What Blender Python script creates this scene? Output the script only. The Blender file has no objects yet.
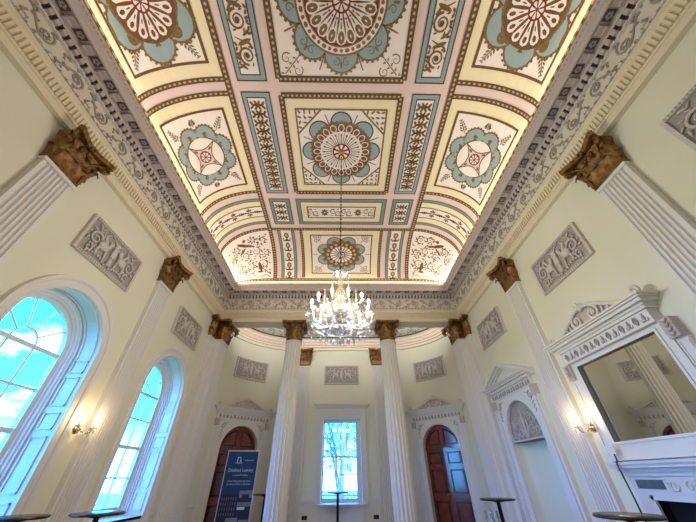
import bpy, math, random
from mathutils import Vector, Matrix
random.seed(7)
PI = math.pi
S = bpy.context.scene
COL = S.collection
sin, cos = math.sin, math.cos

# ------------------------------------------------------------------ helpers
def lin(c):
    return tuple(((x/255.)/12.92 if x/255. <= .04045 else ((x/255.+.055)/1.055)**2.4) for x in c)

class MB:
    """collects geometry for ONE mesh object"""
    def __init__(s, mat=None, smooth=False):
        s.v = []; s.f = []; s.m = []; s.s = []; s.mats = []; s.cur = 0; s.sm = smooth
        if mat: s.use(mat, smooth)
    def use(s, mat, smooth=None):
        if mat not in s.mats: s.mats.append(mat)
        s.cur = s.mats.index(mat)
        if smooth is not None: s.sm = smooth
        return s
    def add(s, vs, fs):
        b = len(s.v); s.v += [tuple(v) for v in vs]
        for f in fs:
            s.f.append([b+i for i in f]); s.m.append(s.cur); s.s.append(s.sm)
    def box(s, x0, x1, y0, y1, z0, z1):
        sm = s.sm; s.sm = False
        s.add([(x0,y0,z0),(x1,y0,z0),(x1,y1,z0),(x0,y1,z0),(x0,y0,z1),(x1,y0,z1),(x1,y1,z1),(x0,y1,z1)],
              [(0,3,2,1),(4,5,6,7),(0,1,5,4),(1,2,6,5),(2,3,7,6),(3,0,4,7)])
        s.sm = sm
    def grid(s, fn, nu, nv, flip=False):
        vs = [fn(i/nu, j/nv) for i in range(nu+1) for j in range(nv+1)]
        fs = []
        for i in range(nu):
            for j in range(nv):
                a = i*(nv+1)+j
                q = (a, a+nv+1, a+nv+2, a+1)
                fs.append(q[::-1] if flip else q)
        s.add(vs, fs)
    def tube(s, pts, r, n=5, r1=None, caps=True):
        pts = [Vector(p) for p in pts]; k = len(pts)
        if k < 2: return
        vs = []; up = None
        for i, p in enumerate(pts):
            t = (pts[min(i+1,k-1)] - pts[max(i-1,0)])
            if t.length < 1e-9: t = Vector((0,0,1))
            t.normalize()
            if up is None:
                up = t.orthogonal().normalized()
            up = (up - t*up.dot(t))
            if up.length < 1e-6: up = t.orthogonal()
            up.normalize(); w = t.cross(up)
            rr = r if r1 is None else r + (r1-r)*i/(k-1)
            for a in range(n):
                th = 2*PI*a/n
                vs.append(p + up*(cos(th)*rr) + w*(sin(th)*rr))
        fs = []
        for i in range(k-1):
            for a in range(n):
                b = (a+1) % n
                fs.append((i*n+a, i*n+b, (i+1)*n+b, (i+1)*n+a))
        if caps:
            fs.append(tuple(range(n))[::-1]); fs.append(tuple((k-1)*n+a for a in range(n)))
        s.add(vs, fs)
    def lathe(s, prof, n=16, c=(0,0,0), sx=1, sy=1):
        k = len(prof); vs = []
        for r, z in prof:
            for a in range(n):
                th = 2*PI*a/n
                vs.append((c[0]+cos(th)*r*sx, c[1]+sin(th)*r*sy, c[2]+z))
        fs = []
        for i in range(k-1):
            for a in range(n):
                b = (a+1) % n
                fs.append((i*n+a, i*n+b, (i+1)*n+b, (i+1)*n+a))
        if prof[0][0] > 1e-6: fs.append(tuple(range(n))[::-1])
        if prof[-1][0] > 1e-6: fs.append(tuple((k-1)*n+a for a in range(n)))
        s.add(vs, fs)
    def ball(s, c, rx, ry=None, rz=None, n=8, m=5):
        ry = rx if ry is None else ry; rz = rx if rz is None else rz
        s.lathe([(max(1e-7, rx*sin(PI*j/m)), -rz*cos(PI*j/m)) for j in range(m+1)], n, c, 1, ry/rx)
    def prism(s, poly, lo, hi):
        """poly: 2d points; lo/hi map a 2d point to 3d"""
        n = len(poly); sm = s.sm; s.sm = False
        s.add([lo(p) for p in poly]+[hi(p) for p in poly],
              [tuple(range(n))[::-1], tuple(range(n,2*n))]+[(i,(i+1)%n,n+(i+1)%n,n+i) for i in range(n)])
        s.sm = sm
    def strip(s, a, b):
        """quads between two point lists"""
        n = len(a)
        s.add(list(a)+list(b), [(i,i+1,n+i+1,n+i) for i in range(n-1)])
    def build(s, name, parent=None, loc=None):
        me = bpy.data.meshes.new(name)
        me.from_pydata(s.v, [], s.f)
        for mt in s.mats: me.materials.append(mt)
        me.polygons.foreach_set('material_index', s.m)
        me.polygons.foreach_set('use_smooth', s.s)
        me.update()
        o = bpy.data.objects.new(name, me); COL.objects.link(o)
        if parent: o.parent = parent
        if loc: o.location = loc
        return o

def tag(o, label, cat, group=None):
    o['label'] = label; o['category'] = cat; o['kind'] = 'thing'
    if group: o['group'] = group
    return o
def thing(name, label, cat, loc=(0,0,0), rz=0, group=None):
    o = bpy.data.objects.new(name, None); COL.objects.link(o)
    o.location = loc; o.rotation_euler = (0,0,rz)
    return tag(o, label, cat, group)
def structure(name, loc=(0,0,0), rz=0):
    o = bpy.data.objects.new(name, None); COL.objects.link(o)
    o.location = loc; o.rotation_euler = (0,0,rz); o['kind'] = 'structure'
    return o
def kids(o):
    return [c for c in COL.objects if c.parent == o]
def dup(root, label, loc, rz, group=None):
    """copy of a thing with its parts and sub-parts"""
    r = root.copy(); COL.objects.link(r); r.location = loc; r.rotation_euler = (0,0,rz)
    r['label'] = label
    if group: r['group'] = group
    for c in kids(root):
        d = c.copy(); COL.objects.link(d); d.parent = r
        for e in kids(c):
            f = e.copy(); COL.objects.link(f); f.parent = d
    return r

# ------------------------------------------------------------------ materials
def mat(name, rgb, rough=.6, metal=0., noise=0., scale=6., bump=0., bscale=40., spec=.3, rgb2=None):
    m = bpy.data.materials.new(name); m.use_nodes = True
    nt = m.node_tree; b = nt.nodes['Principled BSDF']
    b.inputs['Roughness'].default_value = rough; b.inputs['Metallic'].default_value = metal
    b.inputs['Specular IOR Level'].default_value = spec
    c = lin(rgb)
    b.inputs['Base Color'].default_value = (*c, 1)
    if noise or rgb2:
        tc = nt.nodes.new('ShaderNodeTexCoord'); n = nt.nodes.new('ShaderNodeTexNoise')
        n.inputs['Scale'].default_value = scale; n.inputs['Detail'].default_value = 4
        r = nt.nodes.new('ShaderNodeValToRGB')
        nt.links.new(tc.outputs['Object'], n.inputs['Vector']); nt.links.new(n.outputs['Fac'], r.inputs['Fac'])
        c2 = lin(rgb2) if rgb2 else tuple(x*(1-noise) for x in c)
        r.color_ramp.elements[0].position = .3; r.color_ramp.elements[1].position = .7
        r.color_ramp.elements[0].color = (*c2, 1); r.color_ramp.elements[1].color = (*c, 1)
        nt.links.new(r.outputs['Color'], b.inputs['Base Color'])
    if bump:
        tc = nt.nodes.new('ShaderNodeTexCoord'); n = nt.nodes.new('ShaderNodeTexNoise')
        n.inputs['Scale'].default_value = bscale
        bp = nt.nodes.new('ShaderNodeBump'); bp.inputs['Strength'].default_value = bump; bp.inputs['Distance'].default_value = .02
        nt.links.new(tc.outputs['Object'], n.inputs['Vector']); nt.links.new(n.outputs['Fac'], bp.inputs['Height'])
        nt.links.new(bp.outputs['Normal'], b.inputs['Normal'])
    return m
def emit(name, rgb, st):
    m = bpy.data.materials.new(name); m.use_nodes = True; nt = m.node_tree
    b = nt.nodes['Principled BSDF']; b.inputs['Base Color'].default_value = (*rgb,1)
    b.inputs['Emission Color'].default_value = (*rgb,1); b.inputs['Emission Strength'].default_value = st
    return m
def mixshader(name, parts):
    """chain of mixed shaders: [(weight, type, colour, roughness)]"""
    m = bpy.data.materials.new(name); m.use_nodes = True; nt = m.node_tree
    nt.nodes.clear(); out = nt.nodes.new('ShaderNodeOutputMaterial'); prev = None; tot = 0
    for w, ty, c, ro in parts:
        n = nt.nodes.new(ty); n.inputs['Color'].default_value = (*c,1)
        if 'Roughness' in n.inputs: n.inputs['Roughness'].default_value = ro
        tot += w
        if prev is None: prev = n.outputs[0]
        else:
            mx = nt.nodes.new('ShaderNodeMixShader'); mx.inputs[0].default_value = w/tot
            nt.links.new(prev, mx.inputs[1]); nt.links.new(n.outputs[0], mx.inputs[2]); prev = mx.outputs[0]
    nt.links.new(prev, out.inputs['Surface'])
    return m

WALL = mat('cream_wall_paint', (233,231,211), .75, noise=.05, scale=1.2)
WHITE = mat('white_joinery_paint', (230,228,226), .45)
STONEW = mat('white_plaster', (222,216,212), .6, noise=.04, scale=8)
CREAM = mat('cream_plaster', (234,222,196), .6, noise=.05, scale=6)
MAUVE = mat('mauve_grey_plaster', (204,192,187), .65, noise=.08, scale=10)
ORN = mat('grey_ornament_plaster', (174,165,160), .65, noise=.1, scale=14)
FRZ = mat('frieze_ground_plaster', (228,220,204), .65, noise=.05, scale=8)
SHADOWP = mat('dark_purple_recess_shade', (98,78,80), .7)  # shade of dentil gaps and coffers put into the colour
PLQ = mat('plaque_darkened_ground', (172,163,160), .7, noise=.12, scale=12)  # recessed ground coloured darker, standing in for shading round the figures
PLF = mat('plaque_figure_plaster', (214,206,202), .7, noise=.08, scale=12)
BRONZE = mat('gilded_bronze', (160,116,58), .36, .5, rgb2=(74,48,22), scale=13, bump=.35, bscale=70, spec=.5)
PINK = mat('pink_ceiling_paint', (231,205,198), .7, noise=.03, scale=5)
YEL = mat('straw_ceiling_paint', (241,226,190), .7, noise=.03, scale=5)
CWHITE = mat('white_ceiling_paint', (243,232,226), .7, noise=.03, scale=5)
BLUE = mat('blue_ceiling_paint', (150,169,172), .7, noise=.06, scale=9)
TEAL = mat('grey_green_border_paint', (128,150,146), .7, noise=.08, scale=9)
DARK = mat('dark_outline_paint', (74,66,56), .7)
GOLD = mat('gilded_plaster', (138,108,58), .5, .15, rgb2=(104,76,36), scale=25, spec=.5)
BROWN = mat('brown_ceiling_paint', (112,82,48), .6, noise=.2, scale=20)
BEAD = mat('pale_bead_plaster', (196,172,132), .55)
RED = mat('red_ceiling_paint', (136,46,36), .65, noise=.08, scale=12)
REDB = mat('red_brown_ceiling_paint', (128,70,48), .65, noise=.15, scale=12)
LEAFG = mat('green_leaf_paint', (118,140,120), .7)
MAHOG = mat('mahogany', (124,44,26), .16, rgb2=(84,26,16), scale=7, spec=.8)
MAHOGD = mat('dark_mahogany_moulding', (40,12,10), .25, spec=.6)
BRASS = mat('brass', (190,150,70), .3, .9)
BLACK = mat('black_table_laminate', (22,22,26), .25, spec=.5)
BLACKM = mat('black_steel', (24,24,28), .4, .3)
FLOOR = mat('oak_floor', (190,160,122), .4, rgb2=(160,128,92), scale=3)
GREYM = mat('grey_marble', (98,112,122), .3, noise=.25, scale=12)
MARB = mat('white_marble', (226,226,226), .3, noise=.08, scale=4)
SOOT = mat('soot_black', (20,20,24), .9)
MIRROR = mat('mirror_silver', (226,228,222), .01, 1.)
NAVY = mat('navy_banner_print', (16,62,104), .5, rgb2=(10,48,88), scale=2)
BANW = mat('banner_white_print', (205,222,232), .5)
BANG = mat('banner_grey_print', (138,138,158), .5, noise=.5, scale=30)
BAND = mat('banner_dark_print', (36,38,62), .5, noise=.5, scale=30)
ALU = mat('brushed_aluminium', (200,205,210), .3, .8)
GRASS = mat('lawn_grass', (120,160,84), .9, noise=.3, scale=.6)
PATHM = mat('pale_gravel', (190,186,170), .9)
BARK = mat('tree_bark', (140,134,130), .9, noise=.3, scale=3)
LEAFM = mat('tree_leaves', (150,168,140), .9, noise=.3, scale=2)
CHINA = mat('white_plastic', (230,232,232), .4)
SOCK = mat('dark_socket_metal', (52,46,42), .4, .4)
CRYS = mixshader('cut_crystal', [(.55,'ShaderNodeBsdfTransparent',(.97,.98,1),0),(.39,'ShaderNodeBsdfGlossy',(.7,.72,.76),.08),(.03,'ShaderNodeBsdfDiffuse',(.85,.9,1),.5)])
CRYSI = mixshader('ivory_crystal', [(.45,'ShaderNodeBsdfTransparent',(1,.98,.93),0),(.42,'ShaderNodeBsdfGlossy',(.8,.76,.66),.1),(.05,'ShaderNodeBsdfDiffuse',(.9,.82,.62),.5)])
GLASS = mixshader('window_glass', [(.96,'ShaderNodeBsdfTransparent',(.96,.99,1),0),(.04,'ShaderNodeBsdfGlossy',(1,1,1),.02)])
BULB = emit('lit_bulb', (1,.86,.62), 8); BULB.cycles.emission_sampling = 'NONE'
# ------------------------------------------------------------------ room dimensions (metres, room axis on x = 0, camera at y = 0)
W = 3.78; YC = .99; YF = 7.97; CEILZ = 7.4
A_R, B_R, ZB = 1.25, 1.56, 6.4            # cove: side run, end run, foot height
U1, V1 = 2.17, 5.14                       # flat part half width, half length (about YC)
L1 = PI/2*math.sqrt((A_R**2+1)/2); L2 = PI/2*math.sqrt((B_R**2+1)/2)
UM = U1+L1; VM = YC+V1+L2
def surf(u, v):
    th = min(max(0., (abs(u)-U1)/L1), 1.)*PI/2
    ph = min(max(0., (abs(v-YC)-V1)/L2), 1.)*PI/2
    x = math.copysign(min(abs(u),U1)+A_R*sin(th), u)
    dv = v-YC
    y = YC+math.copysign(min(abs(dv),V1)+B_R*sin(ph), dv)
    return Vector((x, y, ZB+cos(th)*cos(ph)))
def M(u, v, off=0.):
    p = surf(u, v)
    if off:
        e = .01
        a = surf(min(u+e,UM),v)-surf(max(u-e,-UM),v); b = surf(u,v+e)-surf(u,v-e)
        n = b.cross(a)
        if n.length > 1e-9:
            n.normalize(); p = p+n*off
    return p
def patch(mb, u0, u1, v0, v1, off, step=.16):
    nu = max(1, int(abs(u1-u0)/step)); nv = max(1, int(abs(v1-v0)/step))
    if abs(u0) <= U1+1e-6 and abs(u1) <= U1+1e-6: nu = 1
    if abs(v0-YC) <= V1+1e-6 and abs(v1-YC) <= V1+1e-6: nv = 1
    mb.grid(lambda a, b: M(u0+(u1-u0)*a, v0+(v1-v0)*b, off), nu, nv)
def frame(mb, u0, u1, v0, v1, w, off):
    patch(mb, u0, u1, v0, v0+w, off); patch(mb, u0, u1, v1-w, v1, off)
    patch(mb, u0, u0+w, v0+w, v1-w, off); patch(mb, u1-w, u1, v0+w, v1-w, off)
def poly(mb, pts, off, c=None):
    """fan polygon given in ceiling coordinates"""
    n = len(pts)
    if c is None: c = (sum(p[0] for p in pts)/n, sum(p[1] for p in pts)/n)
    mb.add([M(*c, off)]+[M(p[0], p[1], off) for p in pts], [(0, i+1, (i+1) % n+1) for i in range(n)])
def dot(mb, u, v, ru, rv, off, n=7, rot=0.):
    c, s_ = cos(rot), sin(rot)
    poly(mb, [(u+ru*cos(t)*c-rv*sin(t)*s_, v+ru*cos(t)*s_+rv*sin(t)*c) for t in [2*PI*i/n for i in range(n)]], off, (u, v))
def ribbon(mb, pts, w, off, taper=False):
    k = len(pts); a = []; b = []
    for i, p in enumerate(pts):
        q0 = pts[max(i-1,0)]; q1 = pts[min(i+1,k-1)]
        dx, dy = q1[0]-q0[0], q1[1]-q0[1]; l = math.hypot(dx,dy) or 1
        ww = w*(1-.75*i/(k-1)) if taper else w
        nx, ny = -dy/l*ww/2, dx/l*ww/2
        a.append(M(p[0]+nx, p[1]+ny, off)); b.append(M(p[0]-nx, p[1]-ny, off))
    mb.strip(a, b)
def spiral(c, r, turns, a0, sgn=1, n=22, rmin=.12):
    return [(c[0]+r*(1-(1-rmin)*t)*cos(a0+sgn*turns*2*PI*t), c[1]+r*(1-(1-rmin)*t)*sin(a0+sgn*turns*2*PI*t)) for t in [i/n for i in range(n+1)]]
def beaded(mb, u0, v0, u1, v1, w, off):
    """dark moulding with pale beads along a line"""
    l = math.hypot(u1-u0, v1-v0); n = max(2, int(l/.16)); dx, dy = (u1-u0)/l, (v1-v0)/l
    mb.use(BROWN); ribbon(mb, [(u0+(u1-u0)*i/n, v0+(v1-v0)*i/n) for i in range(n+1)], w, off)
    mb.use(DARK)
    for sg in (-1, 1):
        ox, oy = -dy*sg*w*.5, dx*sg*w*.5
        ribbon(mb, [(u0+(u1-u0)*i/n+ox, v0+(v1-v0)*i/n+oy) for i in range(n+1)], .012, off+.002)
    mb.use(BEAD); k = int(l/.085); rot = math.atan2(dy, dx)
    for i in range(k):
        t = (i+.5)/k
        dot(mb, u0+(u1-u0)*t, v0+(v1-v0)*t, .026, w*.22, off+.004, 6, rot)
def P2(c, su, sv, r, th): return (c[0]+su*r*cos(th), c[1]+sv*r*sin(th))
def disc(mb, c, su, sv, r, off, n=40, rings=2):
    pts = [[P2(c, su, sv, r*(k+1)/rings, 2*PI*i/n) for i in range(n)] for k in range(rings)]
    vs = [M(*c, off)]+[M(*p, off) for ring in pts for p in ring]
    fs = [(0, 1+i, 1+(i+1) % n) for i in range(n)]
    for k in range(rings-1):
        fs += [(1+k*n+i, 1+(k+1)*n+i, 1+(k+1)*n+(i+1) % n, 1+k*n+(i+1) % n) for i in range(n)]
    mb.add(vs, fs)
def ring(mb, c, su, sv, r0, r1, off, n=48):
    a = [M(*P2(c,su,sv,r0,2*PI*i/n), off) for i in range(n+1)]; b = [M(*P2(c,su,sv,r1,2*PI*i/n), off) for i in range(n+1)]
    mb.strip(a, b)
def lobes(mb, c, su, sv, n, rc, rl, m, off, a0=0., edge=GOLD, dots=True):
    for k in range(n):
        th = a0+2*PI*k/n; q = P2(c, su, sv, rc, th)
        mb.use(edge); disc(mb, q, su, sv, rl*1.07, off, 18, 1)
        mb.use(m); disc(mb, q, su, sv, rl*.95, off+.003, 18, 1)
        if dots:
            mb.use(edge)
            for j in range(13):
                t = th-1.75+3.5*j/12
                dd = P2(q, su, sv, rl*1.08, t); dot(mb, dd[0], dd[1], rl*.1, rl*.1, off+.004, 5)
def petals(mb, c, su, sv, n, r0, r1, w, m, off, a0=0., edge=None):
    for k in range(n):
        th = a0+2*PI*k/n
        def pt(l, x): return (c[0]+su*(l*cos(th)-x*sin(th)), c[1]+sv*(l*sin(th)+x*cos(th)))
        sh = [(0,.16),(.3,.34),(.6,.7),(.8,1),(.93,.75),(1,0)]
        for mm, g, o in (((edge, 1.25, off),) if edge else ())+((m, 1., off+.003),):
            mb.use(mm); L = r1-r0
            pts = [pt(r0+L*a, w*b*g) for a, b in sh]+[pt(r0+L*a, -w*b*g) for a, b in sh[-2::-1]]
            poly(mb, pts, o, pt(r0+L*.6, 0))
def spray(mb, u, v, ang, l, off):
    """little gilded spray: stem with pairs of curls"""
    mb.use(GOLD)
    e = (u+l*cos(ang), v+l*sin(ang)); ribbon(mb, [(u,v), e], .014, off)
    for k in range(5):
        t = .15+.19*k; p = (u+l*t*cos(ang), v+l*t*sin(ang)); r = .045*(1.2-t*.7)
        for sg in (-1, 1):
            dot(mb, p[0]+r*cos(ang+sg*1.1), p[1]+r*sin(ang+sg*1.1), r*.75, r*.32, off+.002, 6, ang+sg*.7)
def cornerscroll(mb, u, v, sx, sy, sz, off):
    mb.use(GOLD)
    ribbon(mb, [(u, v), (u+sx*sz*.9, v+sy*sz*.9)], .016, off)
    for (a, b, s2) in ((.78,.3,1),(.3,.78,-1)):
        ribbon(mb, spiral((u+sx*sz*a, v+sy*sz*b), sz*.24, 1.3, math.atan2(-sy,-sx), s2*sx*sy, 16), .02, off, True)
    for t in (.35,.55,.75,.95):
        for sg in (-1, 1):
            dot(mb, u+sx*sz*t+sg*.03*sx, v+sy*sz*t-sg*.03*sy, .03, .014, off+.002, 6, math.atan2(sy,sx)+sg)

# ------------------------------------------------------------------ ceiling
ceiling = structure('ceiling')
mb = MB(PINK, True)
mb.grid(lambda a, b: M(-UM+2*UM*a, 2*YC-VM+(2*VM-2*YC)*b), 60, 96)
mb.build('vault', ceiling)
mb = MB(BROWN)
v_lo, v_hi = 2*YC-VM+.16, VM-.12
for s in (-1, 1):
    beaded(mb, s*2.17, v_lo, s*2.17, v_hi, .10, .012)
mb.build('beaded_rib', ceiling)
mb = MB(BROWN)
for vv in (6.16, 2*YC-6.16): beaded(mb, -3.9, vv, 3.9, vv, .08, .010)
for s in (-1, 1):
    for vv in (2.12, 2.37, 4.76, 2*YC-2.12, 2*YC-2.37, 2*YC-4.76):
        beaded(mb, s*2.21, vv, s*3.9, vv, .08, .010)
    for vv in (1, -1):
        beaded(mb, s*1.24, YC+vv*(6.2-YC), s*1.24, YC+vv*(VM-.3-YC), .08, .010)
mb.build('cross_rib', ceiling)
# foot of the cove: straw band at the ends and a row of gilded beads all round
mb = MB(YEL)
for d in (-1, 1):
    patch(mb, -3.9, 3.9, YC+d*(VM-.13-YC), YC+d*(VM-.005-YC), .006, .1)
mb.use(GOLD)
for d in (-1, 1):
    patch(mb, -3.9, 3.9, YC+d*(VM-.26-YC), YC+d*(VM-.13-YC), .008, .1)
    mb.use(BEAD)
    for i in range(70):
        dot(mb, -3.82+7.64*(i+.5)/70, YC+d*(VM-.195-YC), .034, .03, .014, 6)
    mb.use(GOLD)
for s in (-1, 1):
    mb.use(GOLD); patch(mb, s*(UM-.1), s*(UM-.01), 2*YC-VM+.12, VM-.12, .008)
    mb.use(BEAD)
    for i in range(96):
        dot(mb, s*(UM-.055), 2*YC-VM+.3+(2*VM-2*YC-.6)*(i+.5)/96, .036, .05, .014, 6)
mb.build('gilded_bead_row', ceiling)

def cpanel(name, label, group=None, cat='ceiling panel'):
    o = bpy.data.objects.new(name, None); COL.objects.link(o)
    return tag(o, label, cat, group)
def flower(mb, c, su, sv, r, off, n=8):
    mb.use(RED); disc(mb, c, su, sv, r, off, 24, 1)
    petals(mb, c, su, sv, n, r*.15, r*.82, r*.2, CWHITE, off+.003)
    mb.use(BROWN); disc(mb, c, su, sv, r*.2, off+.008, 10, 1)

# --- great central panel
def panel_great():
    p = cpanel('ceiling_panel', 'great square white ceiling panel with the largest medallion, farthest from the window wall apse')
    p['label'] = 'largest square white ceiling panel, its medallion ringed by eight blue scallops'
    mb = MB(CWHITE); patch(mb, -1.2, 1.2, -.12, 2.1, .006); mb.build('field', p)
    mb = MB(BROWN)
    u0, u1, v0, v1 = -1.19, 1.19, -.12, 2.10
    for a in ((u0,v0,u1,v0),(u0,v1,u1,v1),(u0,v0,u0,v1),(u1,v0,u1,v1)): beaded(mb, *a, .10, .014)
    mb.build('beaded_border', p)
    c = (0, .99); mb = MB(BLUE); su, sv = 1.02, 1.
    lobes(mb, c, su, sv, 8, .70, .295, BLUE, .009, PI/2)
    mb.use(GOLD)
    for k in range(8):                               # small scrolls inside every scallop
        th = PI/2+2*PI*k/8
        for sg in (-1, 1):
            q = P2(c, su, sv, .83, th+sg*.11); ribbon(mb, spiral(q, .075, 1.2, th+PI, sg, 14), .02, .0145, True)
        q = P2(c, su, sv, .87, th); dot(mb, q[0], q[1], .06, .022, .0145, 6, th)
        q0 = P2(c, su, sv, .78, th+PI/8); q1 = P2(c, su, sv, 1.03, th+PI/8); ribbon(mb, [q0, q1], .022, .0135)
    mb.build('blue_scallop_ring', p)
    mb = MB(CWHITE)
    mb.use(GOLD); disc(mb, c, su, sv, .735, .016, 56, 3)
    mb.use(CWHITE); disc(mb, c, su, sv, .70, .019, 56, 3)
    mb.use(GOLD)
    for k in range(40):
        q = P2(c, su, sv, .652, 2*PI*k/40); dot(mb, q[0], q[1], .046 if k % 2 else .03, .034, .022, 6, 2*PI*k/40+PI/2)
    ring(mb, c, su, sv, .592, .605, .022)
    mb.use(RED); disc(mb, c, su, sv, .59, .022, 56, 3)
    petals(mb, c, su, sv, 18, .13, .575, .088, CWHITE, .026, PI/2, GOLD)
    mb.use(GOLD)
    for k in range(18):
        th = PI/2+2*PI*k/18; q = P2(c, su, sv, .465, th); dot(mb, q[0], q[1], .095, .058, .033, 8, th)
        q = P2(c, su, sv, .3, th); dot(mb, q[0], q[1], .06, .012, .033, 6, th)
        q = P2(c, su, sv, .22, th); dot(mb, q[0], q[1], .02, .02, .033, 5, th)
    mb.use(CWHITE)
    for k in range(18):
        q = P2(c, su, sv, .465, PI/2+2*PI*k/18); dot(mb, q[0], q[1], .03, .012, .036, 6, PI/2+2*PI*k/18)
    flower(mb, c, su, sv, .15, .036)
    mb.build('medallion', p)
    for sx in (-1, 1):
        for sy in (-1, 1):
            mb = MB(GOLD); cornerscroll(mb, sx*.68, .99+sy*.66, sx, sy, .40, .011); mb.build('corner_scrollwork', p)
panel_great()

# --- square straw-framed panels on the flat
def panel_square(cy, label):
    p = cpanel('ceiling_panel', label)
    mb = MB(YEL); patch(mb, -1.2, 1.2, cy-1.2, cy+1.2, .006); mb.build('straw_frame', p)
    mb = MB(BROWN)
    for a in ((-1.19,cy-1.19,1.19,cy-1.19),(-1.19,cy+1.19,1.19,cy+1.19),(-1.19,cy-1.19,-1.19,cy+1.19),(1.19,cy-1.19,1.19,cy+1.19)): beaded(mb, *a, .10, .014)
    mb.build('beaded_border', p)
    mb = MB(CWHITE); patch(mb, -.94, .94, cy-.93, cy+.93, .010)
    mb.use(GOLD); frame(mb, -.96, .96, cy-.95, cy+.95, .035, .013)
    for sx in (-1, 1):
        for sy in (-1, 1):
            ribbon(mb, [(sx*.93, cy+sy*.42), (sx*.42, cy+sy*.93)], .035, .014)
            for i in range(4):
                for j in range(4-i):
                    q = (sx*(.88-.11*i), cy+sy*(.88-.11*j)); dot(mb, q[0], q[1], .05, .022, .014, 6, random.random()*3)
    mb.build('field', p)
    c = (0, cy); mb = MB(BLUE)
    lobes(mb, c, 1, 1, 8, .665, .22, BLUE, .016, PI/2, DARK, False)
    mb.use(GOLD)
    for k in range(8):
        th = PI/8+PI/2+2*PI*k/8; ribbon(mb, [P2(c,1,1,.7,th), P2(c,1,1,.90,th)], .02, .016)
    mb.build('blue_scallop_ring', p)
    mb = MB(GOLD)
    disc(mb, c, 1, 1, .69, .022, 56, 3)
    for k in range(48):
        q = P2(c, 1, 1, .69, 2*PI*k/48); dot(mb, q[0], q[1], .03, .02, .0225, 5, 2*PI*k/48)
    mb.use(REDB); ring(mb, c, 1, 1, .46, .63, .025)
    for k in range(20):
        th = PI/2+2*PI*k/20; q = P2(c, 1, 1, .555, th)
        mb.use(CWHITE); dot(mb, q[0], q[1], .092, .072, .028, 10, th)
        mb.use(GOLD); dot(mb, q[0], q[1], .072, .054, .030, 10, th)
        mb.use(BROWN); dot(mb, q[0], q[1], .03, .02, .032, 6, th)
    mb.use(CWHITE); disc(mb, c, 1, 1, .475, .028, 56, 3)
    mb.use(DARK)
    for k in range(40):
        th = PI/2+2*PI*k/40; ribbon(mb, [P2(c,1,1,.21,th), P2(c,1,1,.45 if k % 2 else .40,th)], .011 if k % 2 else .017, .031)
        if k % 2 == 0:
            q = P2(c,1,1,.40,th); dot(mb, q[0], q[1], .035, .02, .032, 6, th)
    mb.use(RED); disc(mb, c, 1, 1, .205, .034, 30, 1)
    petals(mb, c, 1, 1, 8, .05, .175, .042, CWHITE, .037, PI/2)
    mb.use(DARK); disc(mb, c, 1, 1, .055, .044, 12, 1)
    mb.build('medallion', p)
panel_square(3.58, 'straw framed square ceiling panel whose wheel medallion carries the chandelier')
panel_square(2*YC-3.58, 'straw framed square ceiling panel beyond the largest panel, over the far end behind')

# --- long panels next to the cove ends
def panel_long(cy, label):
    p = cpanel('ceiling_panel', label)
    mb = MB(TEAL); patch(mb, -1.24, 1.24, cy-.475, cy+.475, .006)
    mb.use(DARK); frame(mb, -1.25, 1.25, cy-.485, cy+.485, .02, .008); frame(mb, -1.14, 1.14, cy-.38, cy+.38, .018, .012)
    mb.build('blue_border', p)
    mb = MB(YEL); patch(mb, -1.13, 1.13, cy-.37, cy+.37, .010); mb.build('straw_frame', p)
    mb = MB(CWHITE); patch(mb, -.95, .95, cy-.2, cy+.2, .013)
    mb.use(GOLD); frame(mb, -.97, .97, cy-.22, cy+.22, .035, .016)
    for k in range(6):
        u = -.79+.316*k
        if k in (1, 4):
            for a in range(8): dot(mb, u+.06*cos(a*PI/4), cy+.08*sin(a*PI/4), .05, .03, .018, 6, a*PI/4)
        else:
            for sg in (-1, 1): ribbon(mb, spiral((u+sg*.07, cy+sg*.03), .1, 1.3, sg*1.2, sg, 16), .028, .017, True)
            for j in range(5): dot(mb, u-.12+.06*j, cy+.11*(-1)**j, .03, .02, .018, 5, j)
    mb.build('scrollwork_strip', p)
panel_long(5.475, 'long straw ceiling panel with narrow scroll strip, next to the apse end')
panel_long(2*YC-5.475, 'long straw ceiling panel with narrow scroll strip, at the end away from the apse')

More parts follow.
